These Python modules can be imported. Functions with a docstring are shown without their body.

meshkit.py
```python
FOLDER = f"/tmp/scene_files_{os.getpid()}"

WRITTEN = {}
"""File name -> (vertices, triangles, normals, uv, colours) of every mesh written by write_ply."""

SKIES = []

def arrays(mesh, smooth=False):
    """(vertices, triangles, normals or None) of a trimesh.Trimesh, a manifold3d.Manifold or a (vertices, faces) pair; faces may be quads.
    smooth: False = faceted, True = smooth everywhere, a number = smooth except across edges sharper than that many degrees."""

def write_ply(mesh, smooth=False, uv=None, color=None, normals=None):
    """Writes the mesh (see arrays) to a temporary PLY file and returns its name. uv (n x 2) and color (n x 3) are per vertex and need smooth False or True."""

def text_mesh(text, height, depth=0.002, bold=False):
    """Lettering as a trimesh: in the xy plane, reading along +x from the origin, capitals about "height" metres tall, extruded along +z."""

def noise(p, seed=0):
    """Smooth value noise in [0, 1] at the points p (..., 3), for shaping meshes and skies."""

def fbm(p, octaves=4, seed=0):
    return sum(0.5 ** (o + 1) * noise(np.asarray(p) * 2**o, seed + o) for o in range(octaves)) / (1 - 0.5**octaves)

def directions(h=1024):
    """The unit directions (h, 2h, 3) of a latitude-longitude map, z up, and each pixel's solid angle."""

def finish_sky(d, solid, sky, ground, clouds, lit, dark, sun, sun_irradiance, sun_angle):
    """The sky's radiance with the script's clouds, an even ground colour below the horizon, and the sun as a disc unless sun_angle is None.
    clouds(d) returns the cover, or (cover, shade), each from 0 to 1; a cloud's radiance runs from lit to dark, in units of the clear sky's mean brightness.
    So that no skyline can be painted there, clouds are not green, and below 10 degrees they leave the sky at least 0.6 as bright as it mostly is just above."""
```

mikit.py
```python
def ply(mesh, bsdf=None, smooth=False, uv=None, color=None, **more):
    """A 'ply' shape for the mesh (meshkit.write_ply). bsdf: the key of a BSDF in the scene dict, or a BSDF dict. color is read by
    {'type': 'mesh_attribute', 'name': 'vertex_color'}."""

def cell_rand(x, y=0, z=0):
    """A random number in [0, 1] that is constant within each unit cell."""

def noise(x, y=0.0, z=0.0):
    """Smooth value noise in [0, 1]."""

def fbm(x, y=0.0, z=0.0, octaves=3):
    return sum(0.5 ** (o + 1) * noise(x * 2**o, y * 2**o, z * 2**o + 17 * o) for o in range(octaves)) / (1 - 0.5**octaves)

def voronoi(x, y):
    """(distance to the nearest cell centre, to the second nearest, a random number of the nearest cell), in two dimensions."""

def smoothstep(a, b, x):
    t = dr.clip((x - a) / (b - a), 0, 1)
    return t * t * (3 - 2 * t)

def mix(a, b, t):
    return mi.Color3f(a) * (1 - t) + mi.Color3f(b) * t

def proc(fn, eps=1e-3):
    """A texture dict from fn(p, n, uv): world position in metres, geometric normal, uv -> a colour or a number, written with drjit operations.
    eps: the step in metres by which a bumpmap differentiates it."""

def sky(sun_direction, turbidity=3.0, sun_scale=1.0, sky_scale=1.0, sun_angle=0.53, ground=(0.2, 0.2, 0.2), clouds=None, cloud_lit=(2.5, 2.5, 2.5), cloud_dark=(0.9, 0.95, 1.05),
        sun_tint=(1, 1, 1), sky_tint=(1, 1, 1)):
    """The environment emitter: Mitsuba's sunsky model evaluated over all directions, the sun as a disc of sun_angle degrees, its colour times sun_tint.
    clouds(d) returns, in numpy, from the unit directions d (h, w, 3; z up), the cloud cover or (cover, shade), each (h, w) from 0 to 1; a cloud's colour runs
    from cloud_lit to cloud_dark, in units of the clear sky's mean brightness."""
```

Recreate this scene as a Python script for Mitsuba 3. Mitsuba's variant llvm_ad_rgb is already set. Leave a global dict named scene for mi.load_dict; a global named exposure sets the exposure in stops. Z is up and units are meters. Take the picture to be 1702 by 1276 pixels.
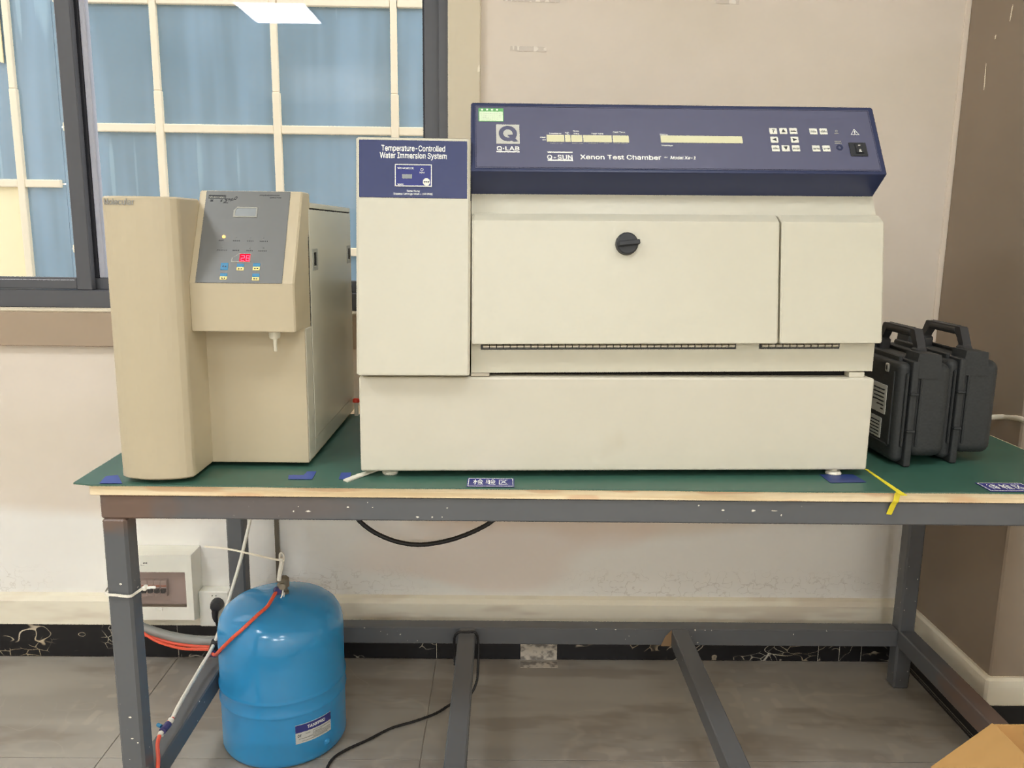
import math, random
import numpy as np
import trimesh
import drjit as dr
import mitsuba as mi
import mikit, meshkit
from shapely.geometry import Polygon, LineString
from shapely.ops import unary_union
from mikit import noise, fbm, voronoi, smoothstep, mix, proc

random.seed(7)
scene, labels = {}, {}

# ---------------------------------------------------------------- camera, sky, lamps, exposure
F_PX, PITCH, ROLL, YAW = 1375.0, math.radians(10.57), math.radians(0.72), math.radians(0.66)
CAM = np.array([0, 0, 1.25])
_F = np.array([math.sin(YAW) * math.cos(PITCH), math.cos(YAW) * math.cos(PITCH), -math.sin(PITCH)])
_R0 = np.array([math.cos(YAW), -math.sin(YAW), 0]); _U0 = np.cross(_R0, _F)
_U = -_R0 * math.sin(ROLL) + _U0 * math.cos(ROLL)
scene['camera'] = {'type': 'perspective', 'fov': math.degrees(2 * math.atan(851 / F_PX)), 'fov_axis': 'x', 'near_clip': 0.02, 'far_clip': 100.0,
                   'to_world': mi.ScalarTransform4f().look_at(origin=CAM.tolist(), target=(CAM + _F).tolist(), up=_U.tolist())}
exposure = 1.10
scene['sky'] = mikit.sky((0.2, -0.5, 0.8), turbidity=4.0, sun_scale=0.0, sky_scale=8.0, clouds=lambda d: 0.92 * np.ones(d.shape[:2]), cloud_lit=(1.5, 1.5, 1.5), cloud_dark=(1.2, 1.2, 1.2))
SKY_GAIN = 1.0
CEIL = 2.80
LAMPS = [(-1.67, 0.35, .25, .3, 14.0), (0.55, 0.35, .25, .3, 7.5), (-1.67, -1.83, .25, .3, 17.0), (0.55, -1.83, .25, .3, 9.5),
         (-0.1, -4.4, .25, .3, 36.0), (1.3, -4.4, .25, .3, 34.0)]       # centre x, y, half sizes and radiance of the ceiling panels; far left one added as unseen fill
LAMP_TINT = (1.0, 1.025, 1.04)

# ---------------------------------------------------------------- helpers
def srgb(r, g, b):
    return [((v / 255 + 0.055) / 1.055) ** 2.4 if v > 10 else v / 255 / 12.92 for v in (r, g, b)]

def mat(key, col, rough=0.5, spec=0.5, metal=0.0, bump=None, bump_scale=1.0, **more):
    base = col if isinstance(col, dict) else {'type': 'rgb', 'value': list(col)}
    b = {'type': 'principled', 'base_color': base, 'roughness': rough, 'specular': spec, 'metallic': metal, **more}
    if bump is not None:
        b = {'type': 'bumpmap', 'arbitrary': bump, 'scale': bump_scale, 'nested': b}
    scene[key] = {'type': 'twosided', 'nested': b}

def fresh(key):
    if key not in scene and not any(k.startswith(key + '__') for k in scene):
        return key
    i = 1
    while True:
        k = f'{key}_{i:03d}'
        if k not in scene and not any(q.startswith(k + '__') for q in scene):
            return k
        i += 1

def put(key, mesh, bsdf, smooth=False, **more):
    key = fresh(key)
    scene[key] = mikit.ply(mesh, bsdf, smooth, **more)
    return key

def lab(key, label, cat=None, group=None, kind=None):
    d = {}
    if label: d['label'] = label
    if cat: d['category'] = cat
    if group: d['group'] = group
    if kind: d['kind'] = kind
    labels[key] = d
    return key

I3 = (np.zeros(3), np.array([1., 0, 0]), np.array([0, 1., 0]), np.array([0, 0, 1.]))
def frame(O, ex, ey):
    ex = np.asarray(ex, float); ex = ex / np.linalg.norm(ex)
    ey = np.asarray(ey, float); ey = ey - ex * (ey @ ex); ey = ey / np.linalg.norm(ey)
    return np.asarray(O, float), ex, ey, np.cross(ex, ey)

def W(mesh, fr):
    m = mesh.copy()
    v = np.asarray(m.vertices)
    m.vertices = fr[0] + np.outer(v[:, 0], fr[1]) + np.outer(v[:, 1], fr[2]) + np.outer(v[:, 2], fr[3])
    return m

def cat(*ms):
    ms = [m for x in ms for m in (x if isinstance(x, (list, tuple)) else [x])]
    return trimesh.util.concatenate(ms)

def cbox(x0, x1, y0, y1, z0, z1, c=0.0):
    if c <= 0:
        m = trimesh.creation.box(extents=(x1 - x0, y1 - y0, z1 - z0)); m.apply_translation(((x0 + x1) / 2, (y0 + y1) / 2, (z0 + z1) / 2)); return m
    p = []
    for X, sx in ((x0, 1), (x1, -1)):
        for Y, sy in ((y0, 1), (y1, -1)):
            for Z, sz in ((z0, 1), (z1, -1)):
                p += [(X, Y + sy * c, Z + sz * c), (X + sx * c, Y, Z + sz * c), (X + sx * c, Y + sy * c, Z)]
    return trimesh.convex.convex_hull(np.array(p))

def rbox(x0, x1, y0, y1, z0, z1, r, n=3):
    s = trimesh.creation.icosphere(subdivisions=1 if n < 3 else 2, radius=r).vertices
    p = [s + (X, Y, Z) for X in (x0 + r, x1 - r) for Y in (y0 + r, y1 - r) for Z in (z0 + r, z1 - r)]
    return trimesh.convex.convex_hull(np.vstack(p))

def poly_prism(poly, t0, t1):
    if isinstance(poly, (list, tuple, np.ndarray)): poly = Polygon(poly)
    gs = getattr(poly, 'geoms', [poly])
    m = trimesh.util.concatenate([trimesh.creation.extrude_polygon(g, t1 - t0, engine='earcut') for g in gs])
    m.apply_translation((0, 0, t0))
    return m

def hull_prism(pts, t0, t1, c, q=2):
    """A convex profile extruded with rounded long edges and chamfered ends."""
    P = Polygon(pts).buffer(-c).buffer(c, quad_segs=q); Q = P.buffer(-c * 0.8)
    a, b = np.array(P.exterior.coords)[:-1], np.array(Q.exterior.coords)[:-1]
    v = [np.c_[b, np.full(len(b), t0)], np.c_[a, np.full(len(a), t0 + c)], np.c_[a, np.full(len(a), t1 - c)], np.c_[b, np.full(len(b), t1)]]
    return trimesh.convex.convex_hull(np.vstack(v))

def axes(mesh, order):
    m = mesh.copy(); m.vertices = np.asarray(m.vertices)[:, order]
    if np.linalg.det(np.eye(3)[list(order)]) < 0: m.invert()
    return m

def smooth_path(pts, k=8):
    p = np.array(pts, float)
    if len(p) < 3:
        return np.array([p[0] + (p[1] - p[0]) * t for t in np.linspace(0, 1, 4)])
    q = np.vstack([2 * p[0] - p[1], p, 2 * p[-1] - p[-2]])
    out = []
    for i in range(1, len(q) - 2):
        for t in np.arange(k) / k:
            a, b, c, d = q[i - 1:i + 3]
            out.append(0.5 * (2 * b + (c - a) * t + (2 * a - 5 * b + 4 * c - d) * t * t + (3 * b - a - 3 * c + d) * t ** 3))
    return np.array(out + [p[-1]])

def tube(pts, r, n=8, k=8, smooth=True):
    p = smooth_path(pts, k) if smooth else np.array(pts, float)
    T = np.gradient(p, axis=0); T /= np.linalg.norm(T, axis=1, keepdims=True) + 1e-12
    N = np.cross(T[0], [0.3, 0.2, 0.93]); N /= np.linalg.norm(N)
    R = r if np.ndim(r) else np.full(len(p), r)
    rings = []
    for i in range(len(p)):
        N = N - T[i] * (N @ T[i]); N /= np.linalg.norm(N)
        B = np.cross(T[i], N)
        a = np.arange(n) * 2 * np.pi / n
        rings.append(p[i] + R[i] * (np.outer(np.cos(a), N) + np.outer(np.sin(a), B)))
    V = np.vstack(rings + [p[:1], p[-1:]]); Fc = []
    for i in range(len(p) - 1):
        for j in range(n):
            a, b = i * n + j, i * n + (j + 1) % n
            Fc += [(a, b, b + n), (a, b + n, a + n)]
    s, e = len(V) - 2, len(V) - 1
    for j in range(n):
        Fc += [(s, (j + 1) % n, j), (e, (len(p) - 1) * n + j, (len(p) - 1) * n + (j + 1) % n)]
    return trimesh.Trimesh(V, Fc, process=False)

def ribbon(pts, width_dir, w, t=0.001, k=8):
    """A thin flat strap along a path, w wide along width_dir and t thick."""
    p = smooth_path(pts, k); T = np.gradient(p, axis=0); wd = np.asarray(width_dir, float)
    V = []
    for i in range(len(p)):
        d = wd - T[i] * (wd @ T[i]) / (T[i] @ T[i]); d /= np.linalg.norm(d)
        n = np.cross(T[i], d); n /= np.linalg.norm(n)
        V += [p[i] + d * w / 2 + n * t / 2, p[i] - d * w / 2 + n * t / 2, p[i] - d * w / 2 - n * t / 2, p[i] + d * w / 2 - n * t / 2]
    Fc = []
    for i in range(len(p) - 1):
        for j in range(4):
            a, b = 4 * i + j, 4 * i + (j + 1) % 4
            Fc += [(a, b, b + 4), (a, b + 4, a + 4)]
    e = 4 * (len(p) - 1)
    Fc += [(0, 2, 1), (0, 3, 2), (e, e + 1, e + 2), (e, e + 2, e + 3)]
    m = trimesh.Trimesh(np.array(V), Fc, process=False); m.fix_normals(); return m

def lathe(profile, n=40):
    return trimesh.creation.revolve(np.array(profile, float), sections=n)

def move(m, *d):
    m = m.copy(); m.apply_translation(d); return m

def text_fit(text, a0, b0, width, cap, bold=False, depth=0.0005, slant=0.0):
    m = meshkit.text_mesh(text, 1.0, 0.01, bold)
    v = np.array(m.vertices); lo, hi = v[:, 0].min(), v[:, 0].max()
    v[:, 0] = (v[:, 0] - lo) / (hi - lo) * width
    v[:, 1] *= cap; v[:, 2] = v[:, 2] / 0.01 * depth
    v[:, 0] += slant * v[:, 1]
    v[:, 0] += a0; v[:, 1] += b0
    m.vertices = v
    return m

def strokes(lines, a0, b0, w, h, pen, depth=0.0005):
    """Strokes given on a 10 x 10 grid, drawn as one flat lettering mesh."""
    g = unary_union([LineString([(a0 + x / 10 * w, b0 + y / 10 * h) for x, y in l]).buffer(pen / 2, quad_segs=2) for l in lines])
    return poly_prism(g, 0, depth)

def ring_rect(a0, a1, b0, b1, w):
    return Polygon([(a0, b0), (a1, b0), (a1, b1), (a0, b1)], [[(a0 + w, b0 + w), (a1 - w, b0 + w), (a1 - w, b1 - w), (a0 + w, b1 - w)]])

# ---------------------------------------------------------------- materials
def wall_fn(p, n, uv):
    m = fbm(p.x * 2.3 + 3, p.y * 2.3, p.z * 3.1, octaves=4)
    c = mix(srgb(225, 215, 203), srgb(220, 210, 196), smoothstep(0.35, 0.65, m))
    edge = 0.42 + 0.10 * (noise(p.x * 2.2 + 11, p.y, 0.0) - 0.5) + 0.03 * (noise(p.x * 9, p.z * 6, 2.0) - 0.5)
    putty = smoothstep(edge + 0.03, edge - 0.03, p.z) * smoothstep(2.0, 2.1, p.y)
    c = mix(c, srgb(238, 237, 233), putty * 0.95)
    pink = smoothstep(0.55, 0.75, noise(p.x * 3.1 + 5, p.z * 7 + 2, 0.0)) * smoothstep(0.5, 0.42, p.z) * 0.35
    c = mix(c, srgb(226, 200, 186), pink)
    spot = smoothstep(0.62, 0.8, noise(p.x * 2.0 + 2, p.z * 4, 5.0)) * smoothstep(0.30, 0.24, p.z)
    flake_shade = smoothstep(0.05, 0.0, dr.abs(fbm(p.x * 45, p.z * 60, 1.0) - 0.5)) * spot  # shadow edges of blistered flakes, drawn into the colour as dark lines
    return mix(c, srgb(168, 158, 146), flake_shade * 0.30)
def wall_bump(p, n, uv):
    spot = smoothstep(0.52, 0.75, noise(p.x * 3.0 + 2, p.z * 4, 5.0)) * smoothstep(0.31, 0.23, p.z)
    return fbm(p.x * 28, p.y * 28, p.z * 28, octaves=4) * spot * 0.010 + 0.0004 * fbm(p.x * 60, p.y * 60, p.z * 60)
mat('paint_wall', proc(wall_fn), 0.75, 0.2, bump=proc(wall_bump), bump_scale=1.0)
mat('paint_ceiling', srgb(228, 226, 220), 0.8, 0.2)
mat('plain_wall', srgb(224, 220, 212), 0.8, 0.2)
mat('casing_paint', srgb(212, 202, 180), 0.6, 0.3)
mat('joint_paint', srgb(230, 218, 204), 0.6, 0.3)
mat('sill_taupe', srgb(170, 152, 132), 0.5, 0.3)  # darker taupe than the side casing
def taupe_fn(p, n, uv):
    m = fbm(p.x * 2, p.y * 4, p.z * 3, octaves=3)
    c = mix(srgb(150, 136, 122), srgb(140, 127, 112), m)
    return c
mat('taupe_wall', proc(taupe_fn), 0.55, 0.3)
mat('band_paint', proc(lambda p, n, uv: mix(srgb(234, 228, 210), srgb(218, 208, 190), smoothstep(0.45, 0.75, fbm(p.x * 6, p.z * 30, 0.0)))), 0.6, 0.3)
def floor_fn(p, n, uv):
    a = fbm(p.x * 1.4 + 5, p.y * 7.0, 0.0, octaves=4)
    b = fbm(p.x * 5 + p.y * 2, p.y * 16, 4.0, octaves=4)
    c = mix(srgb(150, 145, 137), srgb(166, 161, 152), smoothstep(0.3, 0.7, a))
    c = mix(c, srgb(134, 124, 113), 0.55 * smoothstep(0.5, 0.75, b))
    vein = 0.5 * smoothstep(0.03, 0.0, dr.abs(fbm(p.x * 2.6 + p.y * 1.1, p.y * 4.4 - p.x, 9.0, octaves=4) - 0.5))
    c = mix(c, srgb(204, 194, 178), vein * 0.3 * smoothstep(0.35, 0.7, noise(p.x * 4, p.y * 5, 3.0)))
    scuff = smoothstep(0.025, 0.0, dr.abs(noise(p.x * 9 + 4 * noise(p.y * 3, p.x * 2, 1.0), p.y * 17, 2.0) - 0.5)) * smoothstep(0.5, 0.75, noise(p.x * 5 + 1, p.y * 6, 6.0))
    c = mix(c, srgb(196, 187, 172), scuff * 0.12)
    dirt = smoothstep(0.6, 0.85, noise(p.x * 40, p.y * 40, 1.0)) * smoothstep(0.5, 0.8, noise(p.x * 3, p.y * 3, 8.0))
    return mix(c, srgb(196, 186, 172), dirt * 0.25)
mat('floor_tile', proc(floor_fn), 0.38, 0.4)
mat('grout', srgb(190, 182, 170), 0.8, 0.2)
def marble_fn(p, n, uv):
    w = fbm(p.x * 9, p.z * 14, 1.0, octaves=3)
    a, b, _ = voronoi(p.x * 6 + w * 2.2, p.z * 8 + w * 2.4)
    v = smoothstep(0.05, 0.01, b - a) * smoothstep(0.54, 0.66, noise(p.x * 8 + 2.2, p.z * 13, 7.0)) * (0.35 + 0.65 * noise(p.x * 25, p.z * 30, 5.0))
    a, b, _ = voronoi(p.x * 34 + w * 3, p.z * 40 + w * 3)
    v2 = smoothstep(0.10, 0.02, b - a) * smoothstep(0.70, 0.8, noise(p.x * 14, p.z * 20, 4.0))
    return mix(srgb(26, 25, 28), mix(srgb(228, 222, 210), srgb(206, 184, 150), noise(p.x * 9, p.z * 9, 2.0)), dr.minimum(1, v + 0.5 * v2))
mat('black_marble', proc(marble_fn), 0.22, 0.5)
def steel_fn(p, n, uv):
    c = mix(srgb(97, 99, 102), srgb(86, 89, 93), fbm(p.x * 4, p.y * 4, p.z * 5))
    d2 = dr.square((p.x + 0.69) / 0.11) + dr.square((p.z - 0.745) / 0.06) + dr.square((p.y - 1.45) / 0.1)
    r = smoothstep(1.2, 0.1, d2 + 1.1 * (fbm(p.x * 30, p.z * 30, p.y * 20) - 0.5))
    d3 = dr.square((p.x - 1.13) / 0.05) + dr.square((p.y - 1.75) / 0.22) + dr.square((p.z - 0.15) / 0.06)
    r = dr.maximum(r, 0.9 * smoothstep(1.1, 0.2, d3 + (fbm(p.x * 25, p.y * 15, p.z * 25) - 0.5)))
    d4 = dr.square((p.x + 0.45) / 0.22) + dr.square((p.z - 0.745) / 0.03) + dr.square((p.y - 1.45) / 0.05)
    r = dr.maximum(r, 0.35 * smoothstep(1.2, 0.2, d4 + (fbm(p.x * 12, p.z * 30, p.y * 9) - 0.5)))
    c = mix(c, srgb(112, 88, 74), r * 0.85)
    speck = smoothstep(0.93, 0.95, noise(p.x * 110, p.y * 110, p.z * 110)) * smoothstep(0.5, 0.65, noise(p.x * 7, p.y * 7, p.z * 7))
    return mix(c, srgb(226, 222, 212), speck)
mat('table_steel', proc(steel_fn), 0.42, 0.5)
mat('rust_weld', srgb(142, 116, 88), 0.8, 0.2)
def ply_fn(p, n, uv):
    g = fbm(p.x * 5, p.y * 5, p.z * 140, octaves=3)
    c = mix(srgb(242, 224, 190), srgb(222, 198, 158), smoothstep(0.35, 0.75, g))
    k = smoothstep(0.62, 0.8, noise(p.x * 13, p.y * 9, p.z * 60))
    return mix(c, srgb(206, 160, 122), k * 0.5)
mat('plywood', proc(ply_fn), 0.6, 0.3)
mat('green_mat', proc(lambda p, n, uv: mix(srgb(46, 84, 71), srgb(54, 94, 81), fbm(p.x * 6, p.y * 6, 0.0))), 0.42, 1.0)
mat('mat_edge', srgb(60, 66, 60), 0.6, 0.3)
mat('tape_blue', srgb(58, 78, 148), 0.4, 0.4)
mat('tape_blue_shaded', srgb(42, 58, 110), 0.4, 0.4)  # the blue tape again, with the cabinet shade darkened into its colour
mat('tape_yellow', srgb(232, 216, 60), 0.4, 0.4)
mat('sign_blue', srgb(54, 56, 120), 0.35, 0.4)
mat('white_print', srgb(236, 236, 230), 0.5, 0.3)
mat('grey_print', srgb(150, 150, 146), 0.5, 0.3)
mat('emblem_grey', srgb(190, 190, 184), 0.5, 0.3)
mat('dark_print', srgb(52, 54, 58), 0.5, 0.3)
def powder_bump(p, n, uv):
    return noise(p.x * 420, p.y * 420, p.z * 420) * 0.6 + noise(p.x * 230, p.y * 230, p.z * 230) * 0.4
mat('cream_powder', proc(lambda p, n, uv: mix(srgb(203, 200, 183), srgb(198, 194, 178), fbm(p.x * 3, p.y * 3, p.z * 3))), 0.32, 0.5, bump=proc(powder_bump, 4e-4), bump_scale=0.0005)
def base_fn(p, n, uv):
    c = mix(srgb(206, 202, 187), srgb(202, 197, 182), fbm(p.x * 3, p.y * 3, p.z * 3))
    s = smoothstep(0.62, 0.85, fbm(p.x * 9 + 1, p.y * 3, p.z * 7, octaves=4))
    return mix(c, srgb(192, 184, 164), s * 0.6)
mat('cream_base', proc(base_fn), 0.42, 0.45)
mat('dark_gap', srgb(34, 33, 32), 0.7, 0.2)
mat('console_navy', srgb(44, 52, 84), 0.36, 0.45)
mat('console_overlay', srgb(88, 90, 114), 0.40, 0.45)
mat('plate_navy', srgb(54, 62, 104), 0.4, 0.4)
mat('monitor_blue', srgb(44, 52, 120), 0.35, 0.4)
mat('lcd_pale', srgb(214, 212, 178), 0.25, 0.5)
mat('lcd_grey', srgb(140, 146, 150), 0.25, 0.5)
mat('silver', srgb(196, 196, 192), 0.3, 0.5, metal=0.6)
mat('hinge_steel', srgb(186, 180, 168), 0.3, 0.5, metal=0.8)
mat('black_plastic', srgb(42, 44, 48), 0.38, 0.5)
mat('black_knob', srgb(46, 48, 52), 0.45, 0.4)
mat('key_white', srgb(226, 226, 216), 0.4, 0.4)
mat('sticker_green', srgb(104, 170, 108), 0.5, 0.3)
mat('sticker_pale', srgb(212, 230, 202), 0.5, 0.3)
mat('purifier_beige', proc(lambda p, n, uv: mix(srgb(188, 176, 150), srgb(184, 172, 146), fbm(p.x * 4, p.y * 4, p.z * 4))), 0.36, 0.5)
mat('purifier_side', srgb(200, 197, 182), 0.28, 0.6)
mat('panel_grey', srgb(110, 112, 112), 0.4, 0.45)
mat('panel_recess', srgb(158, 158, 150), 0.4, 0.4)
mat('btn_blue', srgb(58, 126, 168), 0.4, 0.4)
mat('btn_yellow', srgb(222, 208, 140), 0.4, 0.4)
mat('spout_white', srgb(226, 222, 206), 0.35, 0.5)
mat('tank_blue', proc(lambda p, n, uv: mix(srgb(52, 146, 202), srgb(48, 138, 194), fbm(p.x * 5, p.y * 5, p.z * 5))), 0.16, 0.6, clearcoat=0.6, clearcoat_gloss=0.9)
mat('brass_grey', srgb(130, 122, 108), 0.4, 0.5, metal=0.6)
mat('tube_orange', srgb(232, 92, 66), 0.35, 0.5)
mat('tube_white', srgb(226, 222, 210), 0.4, 0.4)
mat('fitting_purple', srgb(66, 62, 110), 0.4, 0.4)
mat('hose_grey', srgb(150, 152, 148), 0.45, 0.4)
mat('cable_black', srgb(34, 33, 34), 0.45, 0.4)
mat('socket_white', srgb(234, 233, 224), 0.35, 0.5)
mat('breaker_white', srgb(232, 232, 222), 0.35, 0.5)
mat('breaker_inner', srgb(198, 188, 182), 0.5, 0.4)
mat('breaker_orange', srgb(190, 120, 90), 0.5, 0.4)
scene['smoky_plastic'] = {'type': 'thindielectric', 'specular_transmittance': {'type': 'rgb', 'value': [0.78, 0.71, 0.70]}}
scene['window_glass'] = {'type': 'thindielectric'}
mat('alu_dark', srgb(84, 86, 92), 0.4, 0.5)
mat('alu_seal', srgb(40, 42, 50), 0.5, 0.4)
mat('alu_light', srgb(176, 178, 190), 0.4, 0.5)
mat('case_black', proc(lambda p, n, uv: mix(srgb(52, 54, 55), srgb(46, 48, 49), noise(p.x * 300, p.y * 300, p.z * 300))), 0.5, 0.35)
mat('case_handle', srgb(56, 56, 58), 0.45, 0.4)
mat('paper_label', srgb(190, 190, 186), 0.5, 0.3)
mat('clear_tape', proc(lambda p, n, uv: mix(srgb(206, 196, 184), srgb(232, 224, 212), smoothstep(0.6, 0.75, noise(p.x * 160, p.z * 90, 0.0)))), 0.3, 0.4)
mat('floor_tape', proc(lambda p, n, uv: mix(srgb(196, 188, 176), srgb(120, 114, 108), smoothstep(0.4, 0.65, fbm(p.x * 60, p.y * 60, p.z * 60)))), 0.35, 0.4)
mat('cardboard', proc(lambda p, n, uv: mix(srgb(206, 164, 106), srgb(196, 152, 96), fbm(p.x * 6, p.y * 20, p.z * 6))), 0.7, 0.2)
mat('lattice_cream', srgb(222, 210, 184), 0.5, 0.3)
def pane_fn(p, n, uv):
    s = fbm(p.x * 9, p.z * 0.8, 2.0, octaves=3)
    c = mix(srgb(104, 130, 146), srgb(118, 146, 166), smoothstep(0.3, 0.7, s))
    st = smoothstep(0.88, 0.95, noise(p.x * 26, p.z * 1.3, 4.0))
    return mix(c, srgb(150, 180, 192), st * 0.4)
mat('pane_blue', proc(pane_fn), 0.2, 0.6)
mat('cream_outside', srgb(232, 218, 176), 0.6, 0.3)
mat('outside_ground', srgb(170, 168, 162), 0.8, 0.2)
mat('chip_white', srgb(240, 232, 214), 0.6, 0.3)
mat('red_cap', srgb(232, 70, 50), 0.4, 0.4)
scene['led_red_glow'] = {'type': 'diffuse', 'reflectance': {'type': 'rgb', 'value': srgb(120, 10, 30)}}

# ---------------------------------------------------------------- the room
X0, X1, Y0, YW = -3.0, 3.0, -6.2, 2.27
WZ0, WZ1, WXR, WXL = 1.024, 2.45, -0.150, -2.45
put('floor', cbox(X0 - .2, X1 + .2, Y0 - .2, YW + .2, -0.12, -0.004), 'grout')
lab('floor', 'grey-brown stone-look tile floor under the workbench', kind='structure')
xs = [-0.187 + 0.76 * k for k in range(-4, 5)]
ys = [2.258, 1.785, 1.025, 0.265, -0.495, -1.255, -2.015]
for i in range(len(xs) - 1):
    for j in range(len(ys) - 1):
        x0, x1, y0, y1 = max(xs[i], X0), min(xs[i + 1], X1), ys[j + 1], ys[j]
        put('floor__tile', cbox(x0 + .001, x1 - .001, y0 + .001, y1 - .001, -0.0045, 0.0, 0.0006), 'floor_tile')
put('ceiling', cbox(X0 - .2, X1 + .2, Y0 - .2, YW + .2, CEIL, CEIL + 0.12), 'paint_ceiling')
lab('ceiling', 'plain white ceiling with recessed light panels', kind='structure')
wb = cat(cbox(X0, X1, YW, YW + .2, 0, WZ0), cbox(X0, X1, YW, YW + .2, WZ1, CEIL), cbox(WXR, X1, YW, YW + .2, WZ0, WZ1), cbox(X0, WXL, YW, YW + .2, WZ0, WZ1))
put('wall_back', wb, 'paint_wall')
lab('wall_back', 'pinkish beige painted wall with bare putty patches near the floor', kind='structure')
put('wall_left', cbox(X0 - .15, X0, Y0, YW + .2, 0, CEIL), 'plain_wall'); lab('wall_left', 'beige side wall left of the bench', kind='structure')
put('wall_right', cbox(X1, X1 + .15, Y0, YW + .2, 0, CEIL), 'plain_wall'); lab('wall_right', 'beige side wall right of the column', kind='structure')
put('wall_front', cbox(X0, X1, Y0 - .15, Y0, 0, CEIL), 'plain_wall'); lab('wall_front', 'beige wall behind the viewer', kind='structure')
# column at the right
put('column', cbox(1.2, 2.0, 1.85, YW, 0, CEIL, 0.004), 'taupe_wall')
lab('column', 'taupe painted column standing in the right corner beside the workbench', 'column', kind='structure')
for (pa, pb) in (((1.2000, 2.1695, 1.6890), (1.2000, 2.1634, 1.6078)), ((1.2000, 2.0802, 1.7985), (1.2000, 2.0848, 1.7513)), ((1.2000, 2.1380, 1.7360), (1.2000, 2.1403, 1.7225))):
    d = np.array(pb) - pa; w_ = np.array([0, .0022, .001])
    put('column__paint_chip', trimesh.convex.convex_hull(np.vstack([np.array(pa) + (0.0005, 0, 0), np.array(pb) + (0.0005, 0, 0), np.array(pa) + d * .4 + w_ - (.0006, 0, 0), np.array(pa) + d * .5 - w_ - (.0006, 0, 0), np.array(pb) + w_ - (.0006, 0, 0)])), 'chip_white')
put('column__trim', cbox(1.186, 2.0, 1.836, YW, 0.115, 0.19, 0.006), 'band_paint')
put('column__skirting', cbox(1.19, 2.0, 1.84, YW, 0.0, 0.115, 0.001), 'black_marble')
put('trim_2', cbox(1.186, 1.2, YW - 0.004, YW, 0.19, CEIL, 0.001), 'joint_paint'); lab('trim_2', 'narrow pale joint strip where the back wall meets the column', kind='structure')
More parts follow.
